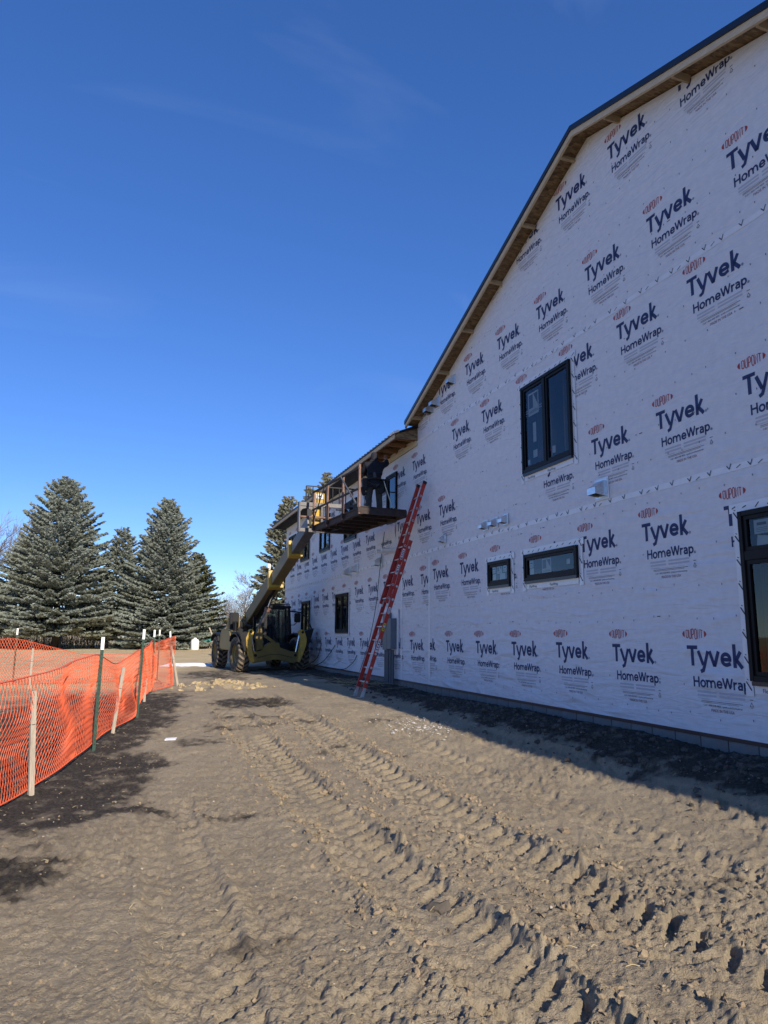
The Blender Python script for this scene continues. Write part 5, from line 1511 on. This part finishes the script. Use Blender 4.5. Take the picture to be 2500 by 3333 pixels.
# ------------------------------------------------------------------ trees
def spruce(name, x, y, h, rad, label, m, seed, base=.7, droop=.25, cat='tree', dens=1.0, group='spruce trees at the edge of the turf', full=.70, trunk_r=None):
    r = np.random.default_rng(seed)
    g = gzf(x, y)
    root = empty(name, (x, y, g)); tag(root, label, cat, group)
    w = MB()
    tr = trunk_r or h * .018 + .05
    pts = [(0.12 * math.sin(k * 1.3), 0.1 * math.cos(k), -.2 + (h + .1) * k / 9) for k in range(10)]
    w.tube(pts, [tr * (1 - .93 * k / 9) for k in range(10)], 9); w.build('trunk', 'bark_dark', root, smooth=True)
    C, A, L, Wd, tone = [], [], [], [], []
    lv = base; gold = 0.0
    while lv < h - .12:
        f = (lv - base) / (h - base)
        Lb = rad * ((1 - f) ** full) * (1 if f > .08 else .82 + 2.2 * f)
        nb = max(5, int((6 + 9 * (1 - f)) * dens))
        for k in range(nb):
            gold += 2.399963
            az = gold + r.normal(0, .15)
            bl = Lb * r.uniform(.72, 1.12) * (1 + .10 * math.sin(3 * az + lv)) + .10
            z0 = lv + r.uniform(-.12, .12)
            up0 = .55 * f - droop * (1 - f) * .6
            tn = np.clip(.55 + r.normal(0, .16), 0, 1)
            nt = max(6, int(bl * 24 * dens))
            for q in range(nt):
                t = (q + r.random()) / nt; t = .22 + .78 * t ** .8
                d = bl * t
                zz = z0 + up0 * d + (-droop * .55 * math.sin(t * PI * .9) + .20 * t * t * (.4 + .6 * f)) * bl * .5
                bw = (.30 + .16 * bl) * (1 - t * .75) 
                side = r.uniform(-1, 1)
                aa = az + side * .55 * (1 - .25 * t) 
                cx = math.cos(az) * d - math.sin(az) * side * bw; cy = math.sin(az) * d + math.cos(az) * side * bw
                C.append((cx, cy, zz - abs(side) * .07 * bl * .3 + r.normal(0, .03)))
                tilt = .12 + r.normal(0, .22) - .15 * (1 - t)
                A.append((math.cos(aa) * math.cos(tilt), math.sin(aa) * math.cos(tilt), math.sin(tilt)))
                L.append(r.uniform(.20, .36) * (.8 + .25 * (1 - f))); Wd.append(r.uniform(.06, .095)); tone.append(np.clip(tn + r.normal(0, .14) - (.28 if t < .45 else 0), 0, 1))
        lv += r.uniform(.20, .30) / dens ** .5
    # leader tuft
    for k in range(14):
        a = r.uniform(0, 2 * PI); C.append((0, 0, h - .12 - .05 * k)); A.append((math.cos(a) * .5, math.sin(a) * .5, .86)); L.append(.30); Wd.append(.04); tone.append(.6)
    C, A, L, Wd, tone = map(np.array, (C, A, L, Wd, tone))
    A /= np.linalg.norm(A, axis=1, keepdims=True)
    e1 = np.cross(A, [0, 0, 1.0]); e1 /= np.maximum(np.linalg.norm(e1, axis=1, keepdims=True), 1e-6); e2 = np.cross(e1, A)
    n = len(C); V = np.zeros((n, 5, 3))
    V[:, 0] = C - A * L[:, None] * .5; V[:, 1] = C + A * L[:, None] * .5
    mid = C + A * (L * -.08)[:, None]
    for k in range(3):
        t = 2 * PI * k / 3 + .5; V[:, 2 + k] = mid + (e1 * math.cos(t) * 1.5 + e2 * math.sin(t) * .9) * Wd[:, None]
    base_i = np.arange(n)[:, None] * 5
    F = np.concatenate([base_i + np.array([[0, 2 + k, 2 + (k + 1) % 3]])[:, ::-1] for k in range(3)] + [base_i + np.array([[1, 2 + k, 2 + (k + 1) % 3]]) for k in range(3)])
    me = bpy.data.meshes.new('crown')
    me.from_pydata(V.reshape(-1, 3).tolist(), [], F.tolist())
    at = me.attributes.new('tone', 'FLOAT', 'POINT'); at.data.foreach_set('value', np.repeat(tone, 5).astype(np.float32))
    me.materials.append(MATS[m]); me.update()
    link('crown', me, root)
    # bare lower limbs
    w = MB()
    for k in range(10):
        a = r.uniform(0, 2 * PI); z = base * r.uniform(.5, 1.3); l_ = rad * r.uniform(.25, .5)
        w.tube([(0, 0, z), (math.cos(a) * l_ * .5, math.sin(a) * l_ * .5, z + .1), (math.cos(a) * l_, math.sin(a) * l_, z - .15)], [.045, .03, .012], 5)
    w.build('limb', 'bark_dark', root)
    return root

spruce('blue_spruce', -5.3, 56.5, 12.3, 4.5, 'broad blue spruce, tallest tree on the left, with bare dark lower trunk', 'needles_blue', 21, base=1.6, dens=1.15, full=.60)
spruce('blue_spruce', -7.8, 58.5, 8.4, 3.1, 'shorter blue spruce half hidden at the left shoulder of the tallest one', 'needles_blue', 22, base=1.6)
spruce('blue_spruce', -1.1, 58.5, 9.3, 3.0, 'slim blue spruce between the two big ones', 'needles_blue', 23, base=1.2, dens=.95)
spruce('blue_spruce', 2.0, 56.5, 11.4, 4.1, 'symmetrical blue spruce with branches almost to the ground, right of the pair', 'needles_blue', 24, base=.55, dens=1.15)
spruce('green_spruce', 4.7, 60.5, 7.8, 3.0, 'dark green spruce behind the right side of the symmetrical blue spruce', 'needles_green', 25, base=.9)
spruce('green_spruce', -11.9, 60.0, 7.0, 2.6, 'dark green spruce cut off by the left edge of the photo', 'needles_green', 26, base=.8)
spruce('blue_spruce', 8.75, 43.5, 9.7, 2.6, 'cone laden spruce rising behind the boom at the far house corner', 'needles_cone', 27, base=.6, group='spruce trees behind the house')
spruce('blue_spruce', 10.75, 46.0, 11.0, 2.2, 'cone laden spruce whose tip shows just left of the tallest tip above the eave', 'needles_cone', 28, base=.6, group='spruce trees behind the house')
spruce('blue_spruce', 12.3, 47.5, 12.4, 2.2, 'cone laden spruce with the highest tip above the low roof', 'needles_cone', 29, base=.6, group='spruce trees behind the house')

def bare_tree(x, y, h, label, seed, m='twig', spread=.5, depth=6, r0=None, lean=0.0):
    r = random.Random(seed); root = empty('bare_tree', (x, y, gzf(x, y) - .1)); tag(root, label, 'tree', 'leafless trees')
    trunk = MB(); tw = MB()
    def grow(p, d, l, rad, k):
        q = p + d * l + Vector((r.gauss(0, .04), r.gauss(0, .04), 0)) * l
        mid = (p + q) / 2 + Vector((r.gauss(0, .05), r.gauss(0, .05), 0)) * l
        (trunk if k >= depth - 1 else tw).tube([p, mid, q], [rad, rad * .85, rad * .68], 6 if k >= depth - 1 else 3, caps=False)
        if k <= 0: return
        for c in range(r.choice((2, 3, 3) if k > 1 else (2, 3))):
            nd = (d + Vector((r.gauss(0, spread), r.gauss(0, spread), r.gauss(.12, spread * .6)))).normalized()
            grow(q if r.random() < .7 else mid, nd, l * r.uniform(.62, .85), max(rad * .62, .011), k - 1)
    l0 = h * .27
    grow(Vector((0, 0, 0)), Vector((lean, 0, 1)).normalized(), l0, r0 or h * .012, depth)
    trunk.build('trunk', 'bark_dark' if m == 'twig_brown' else 'bark_pale', root, smooth=True, fix=False)
    tw.build('crown', m, root, fix=False)
for i, (x, y, h, lab) in enumerate((
        (-11.6, 66, 13.0, 'leafless tree behind the spruces, highest twigs at the left edge of the photo'),
        (-9.6, 68, 12.2, 'leafless tree just left of the broad blue spruce, partly behind it'),
        (-13.6, 67, 10.5, 'leafless tree low at the very left edge of the photo'),
        (-6.2, 70, 12.0, 'leafless tree whose top twigs stand behind the left shoulder of the broad spruce'))):
    bare_tree(x, y, h, lab, 40 + i, spread=.34, depth=7, r0=.17)
bare_tree(8.6, 60, 7.4, 'pale leafless spreading tree seen left of the raised boom', 51, spread=.52, depth=7, r0=.07)
bare_tree(9.6, 64, 6.5, 'pale leafless tree close behind the boom', 52, spread=.45, depth=6)

def brush(label, n, box, hmax, m, seed, name='brush'):
    r = np.random.default_rng(seed); V = []; F = []
    for k in range(n):
        x = r.uniform(box[0], box[1]); y = r.uniform(box[2], box[3]); h = hmax(x) * r.uniform(.45, 1.0); g = gzf(x, y) - .05
        lean = r.normal(0, .28, 2); p = np.array([x, y, g]); wd = r.uniform(.010, .022)
        pts = [p, p + np.array([lean[0] * .3 * h, lean[1] * .3 * h, h * .5]), p + np.array([lean[0] * h, lean[1] * h, h])]
        stems = [pts]
        for q in range(4):
            t = r.uniform(.3, .9); b0 = pts[1] * (1 - t) + pts[2] * t if t > .5 else pts[0] * (1 - t) + pts[1] * t
            stems.append([b0, b0 + np.array([r.normal(0, .22), r.normal(0, .22), .3]) * h * .4, b0 + np.array([r.normal(0, .3), r.normal(0, .3), .45]) * h * .75])
        for si, st_ in enumerate(stems):
            ww = wd if si == 0 else wd * .55; a = r.uniform(0, PI); o_ = np.array([math.cos(a), math.sin(a), 0]) * ww; o2 = np.array([-math.sin(a), math.cos(a), 0]) * ww
            b = len(V)
            for i, q in enumerate(st_):
                s_ = 1 - .4 * i; V += [q + o_ * s_, q - o_ * .5 * s_ + o2 * .87 * s_, q - o_ * .5 * s_ - o2 * .87 * s_]
            for i in range(2):
                for c in range(3): F.append((b + 3 * i + c, b + 3 * i + (c + 1) % 3, b + 3 * i + 3 + (c + 1) % 3, b + 3 * i + 3 + c))
    me = bpy.data.meshes.new(name); me.from_pydata([tuple(v) for v in V], [], F); me.materials.append(MATS[m]); me.update()
    o = link(name, me); tag(o, label, 'brush', kind='stuff'); return o
brush('tangled brown leafless brush on the horizon beyond the wood pile', 1500, (7.2, 16.5, 72, 80), lambda x: 5.6 - .42 * (x - 7.2), 'twig_brown', 61)
brush('low leafless undergrowth behind and under the spruce trees', 1500, (-17, 7.5, 61, 66), lambda x: 2.4, 'twig_brown', 62)
brush('dry tan weeds along the edge of the turf under the spruces', 900, (-15, 7, 58, 61), lambda x: .8, 'dry_weed', 63, 'dry_weeds')

# ------------------------------------------------------------------ things lying about on the turf
tk_ = MB(); tk_ = lathe([(0, -.02), (.27, -.02), (.30, .05), (.30, .62), (.25, .74), (.12, .80), (.10, .86), (0, .86)], 20)
tk_.v = [(b, c, a) for a, b, c in tk_.v]
o = tk_.build('storage_tank', 'tank_white', smooth=.6); o.location = (4.35, 54.5, gzf(4.35, 54.5)); tag(o, 'small white plastic storage tank by the wood pile', 'tank')
wpz = gzf(5.9, 56)
pile = empty('firewood_pile', (5.9, 56, wpz)); tag(pile, 'low pile of pale firewood under a teal tarpaulin', 'firewood')
for i in range(4):
    for j in range(11 - i):
        w = MB(); w.tube([(-.85 + .16 * j + .08 * i, -.3, .09 + .145 * i), (-.85 + .16 * j + .08 * i + random.uniform(-.02, .02), .3, .09 + .145 * i)], random.uniform(.065, .082), 7); w.build('log', 'firewood', pile)
w = MB(); vs = []
for i in range(9):
    for j in range(5): vs.append((-.9 + .22 * i, -.42 + .21 * j, .74 - .09 * abs(i - 3.6) * .5 + .03 * math.sin(i * 2 + j * 1.7) - (.1 if j in (0, 4) else 0)))
w.add(vs, [(i * 5 + j, (i + 1) * 5 + j, (i + 1) * 5 + j + 1, i * 5 + j + 1) for i in range(8) for j in range(4)]); w.build('tarpaulin', 'tarp_teal', pile, smooth=True)
for i, (x, y, h, ln, lab) in enumerate(((6.05, 54.6, 1.55, .55, 'weathered pole leaning over the teal tarpaulin'), (6.75, 55, 1.15, .0, 'upright grey fence board beside the wood pile'))):
    w = MB(); w.beam((0, 0, -.1), (-ln * 1.3, 0, h), .12 if i else .08, .05 if i else .08, up=(0, 1, 0)); o = w.build('wooden_post', 'weathered_wood'); o.location = (x, y, gzf(x, y)); tag(o, lab, 'post', 'old posts by the wood pile')
# melting snow
r = np.random.default_rng(5); vs = [(0, 0, .10)]; n = 26
for k in range(n):
    a = 2 * PI * k / n; q = 1 + .35 * r.normal() * .6; vs.append((math.cos(a) * 1.05 * q, math.sin(a) * .62 * q, -.05))
    vs.append((math.cos(a) * .7 * q, math.sin(a) * .40 * q, .07))
w = MB(); fs = []
for k in range(n):
    a, b = 1 + 2 * k, 1 + 2 * ((k + 1) % n); fs += [(a, b, b + 1, a + 1), (a + 1, b + 1, 0)]
w.add(vs, fs); o = w.build('snow_patch', 'snow', smooth=True); o.location = (2.35, 29.9, gh(2.35, 29.9) + .02); tag(o, 'thin white patch of melting snow between the fence end and the telehandler', 'snow')

# ------------------------------------------------------------------ loose material on the site
def rock_mesh(seed, sub=2, rough=.55):
    bm = bmesh.new(); bmesh.ops.create_icosphere(bm, subdivisions=sub, radius=1.0); r = np.random.default_rng(seed)
    off = r.random(3) * 50
    for v in bm.verts:
        c = v.co.normalized()
        k = 1 + rough * 2 * float(vnoise(np.array([c.x * 2.1 + off[0] + c.z]), np.array([c.y * 2.1 + off[1]]))[0]) + rough * float(vnoise(np.array([c.x * 5 + off[2]]), np.array([c.z * 5 + c.y * 4]))[0])
        v.co = c * k
    bm.verts.ensure_lookup_table()
    V = np.array([v.co[:] for v in bm.verts]); F = [tuple(v.index for v in f.verts) for f in bm.faces]; bm.free(); return V, F
ROCKS = [rock_mesh(s) for s in range(70, 76)]
SMALL = [rock_mesh(s, 1, .6) for s in range(80, 86)]
def scatter(name, label, cat, spots, m, flat=.6):
    V = []; F = []
    hz = ground_h(np.array([p[0] for p in spots]), np.array([p[1] for p in spots]))
    for i, (x, y, sc) in enumerate(spots):
        rv, rf = (ROCKS if sc > .03 else SMALL)[i % 6]; a = random.uniform(0, 6.28); c_, s_ = math.cos(a), math.sin(a)
        q = rv * sc * np.array([1, random.uniform(.6, 1), flat]); q = np.stack([q[:, 0] * c_ - q[:, 1] * s_ + x, q[:, 0] * s_ + q[:, 1] * c_ + y, q[:, 2] + float(hz[i]) + sc * flat * .25], 1)
        b = len(V); V.extend(q.tolist()); F.extend([tuple(b + k for k in f) for f in rf])
    me = bpy.data.meshes.new(name); me.from_pydata(V, [], F); me.materials.append(MATS[m]); me.update()
    o = link(name, me); tag(o, label, cat, kind='stuff'); return o
R = random.Random(3)
def one_clod(x, y, sc, m, label, k, cat='clod', flat=.62, group='larger lumps of soil'):
    rv, rf = ROCKS[k % 6]; me = bpy.data.meshes.new('soil_clod'); me.from_pydata((rv * sc * np.array([1, .8, flat])).tolist(), [], rf); me.materials.append(MATS[m]); me.update()
    o = link('soil_clod', me); o.location = (x, y, gh(x, y) + sc * .2); o.rotation_euler = (0, 0, k * 1.7); tag(o, label, cat, group)
one_clod(2.02, 18.2, .17, 'tan_clod', 'largest tan clay lump of the heap between fence end and telehandler', 1)
one_clod(1.62, 18.9, .14, 'tan_clod', 'tan clay lump on the left of the heap by the fence end', 2)
one_clod(2.45, 18.5, .12, 'tan_clod', 'tan clay lump on the right of the heap by the fence end', 3)
one_clod(1.72, 3.95, .075, 'dark_clod', 'dark wet clod lying in the left wheel rut', 4)
one_clod(3.32, 5.15, .05, 'soil_clod', 'single brown clod right of the wheel ruts', 5)
scatter('clods', 'crumbly brown clods thrown up along the wheel ruts', 'clod', [(R.choice((2.38, 3.05, 1.38, 2.02)) + R.gauss(0, .09), R.uniform(2.4, 12), abs(R.gauss(.008, .008)) + .004) for _ in range(1800)], 'soil_clod', .75)
scatter('spoil', 'dark lumps of spoil along the foot of the wall', 'clod', [(R.gauss(5.45, .33), R.uniform(3.5, 17), abs(R.gauss(.014, .012)) + .006) for _ in range(900)], 'dark_clod', .75)
scatter('tan_lumps', 'tan clay lumps heaped in front of the telehandler', 'clod', [(R.gauss(2.05, .55), R.gauss(18.4, .7), abs(R.gauss(.025, .025)) + .01) for _ in range(170)], 'tan_clod', .7)
scatter('crumbs', 'fine soil crumbs over the whole site', 'crumbs', [(R.uniform(-1, 5.5), 2.4 + 9 * R.random() ** 1.6, abs(R.gauss(.004, .004)) + .002) for _ in range(3000)], 'soil_clod', .75)
scatter('pebbles', 'small pale pebbles and chips strewn over the soil', 'pebbles', [(R.uniform(-1.2, 5.4), 2.5 + 13 * R.random() ** 1.3, abs(R.gauss(.003, .003)) + .002) for _ in range(700)], 'pebble', .6)
scatter('lime_chips', 'patch of whitish crushed stone on the soil beside the wall shade', 'stone', [(R.gauss(4.25, .28), R.gauss(10.4, .5), abs(R.gauss(.007, .007)) + .003) for _ in range(380)], 'white_stone', .5)
def straws(name, label, spots, m):
    w = MB()
    for x, y, l_ in spots:
        a = R.uniform(0, 6.28); z = gh(x, y); d = Vector((math.cos(a), math.sin(a), R.uniform(-.02, .18))) * l_
        w.tube([Vector((x, y, z + .012)), Vector((x, y, z + .02)) + d * .5, Vector((x, y, z + .012)) + d], (.0012 if l_ < .2 else .003) + .001 * R.random(), 3, caps=False)
    o = w.build(name, m, fix=False); tag(o, label, 'straw', kind='stuff')
straws('straw_bits', 'short bits of dry straw and twig scattered on the soil', [(R.uniform(-1, 5.5), 2.6 + 14 * R.random() ** 1.3, R.uniform(.02, .07)) for _ in range(350)], 'straw')
straws('straw_tuft', 'tangle of long dry straw at the foot of the wall behind the ladder', [(R.gauss(5.4, .35), R.gauss(17.4, .7), R.uniform(.4, 1.0)) for _ in range(60)], 'straw')
w = MB(); w.add([(-.08, -.02, 0), (.06, -.035, .004), (.08, .02, .02), (-.06, .03, .015), (-.08, -.02, .012), (.06, -.035, .016), (.08, .02, .032), (-.06, .03, .027)], [(0, 1, 2, 3), (7, 6, 5, 4), (0, 4, 5, 1), (1, 5, 6, 2), (2, 6, 7, 3), (3, 7, 4, 0)])
o = w.build('litter', 'label_white'); o.location = (.57, 10.28, gh(.57, 10.28) + .01); tag(o, 'white scrap of litter lying on the bare soil right of the fence', 'litter')
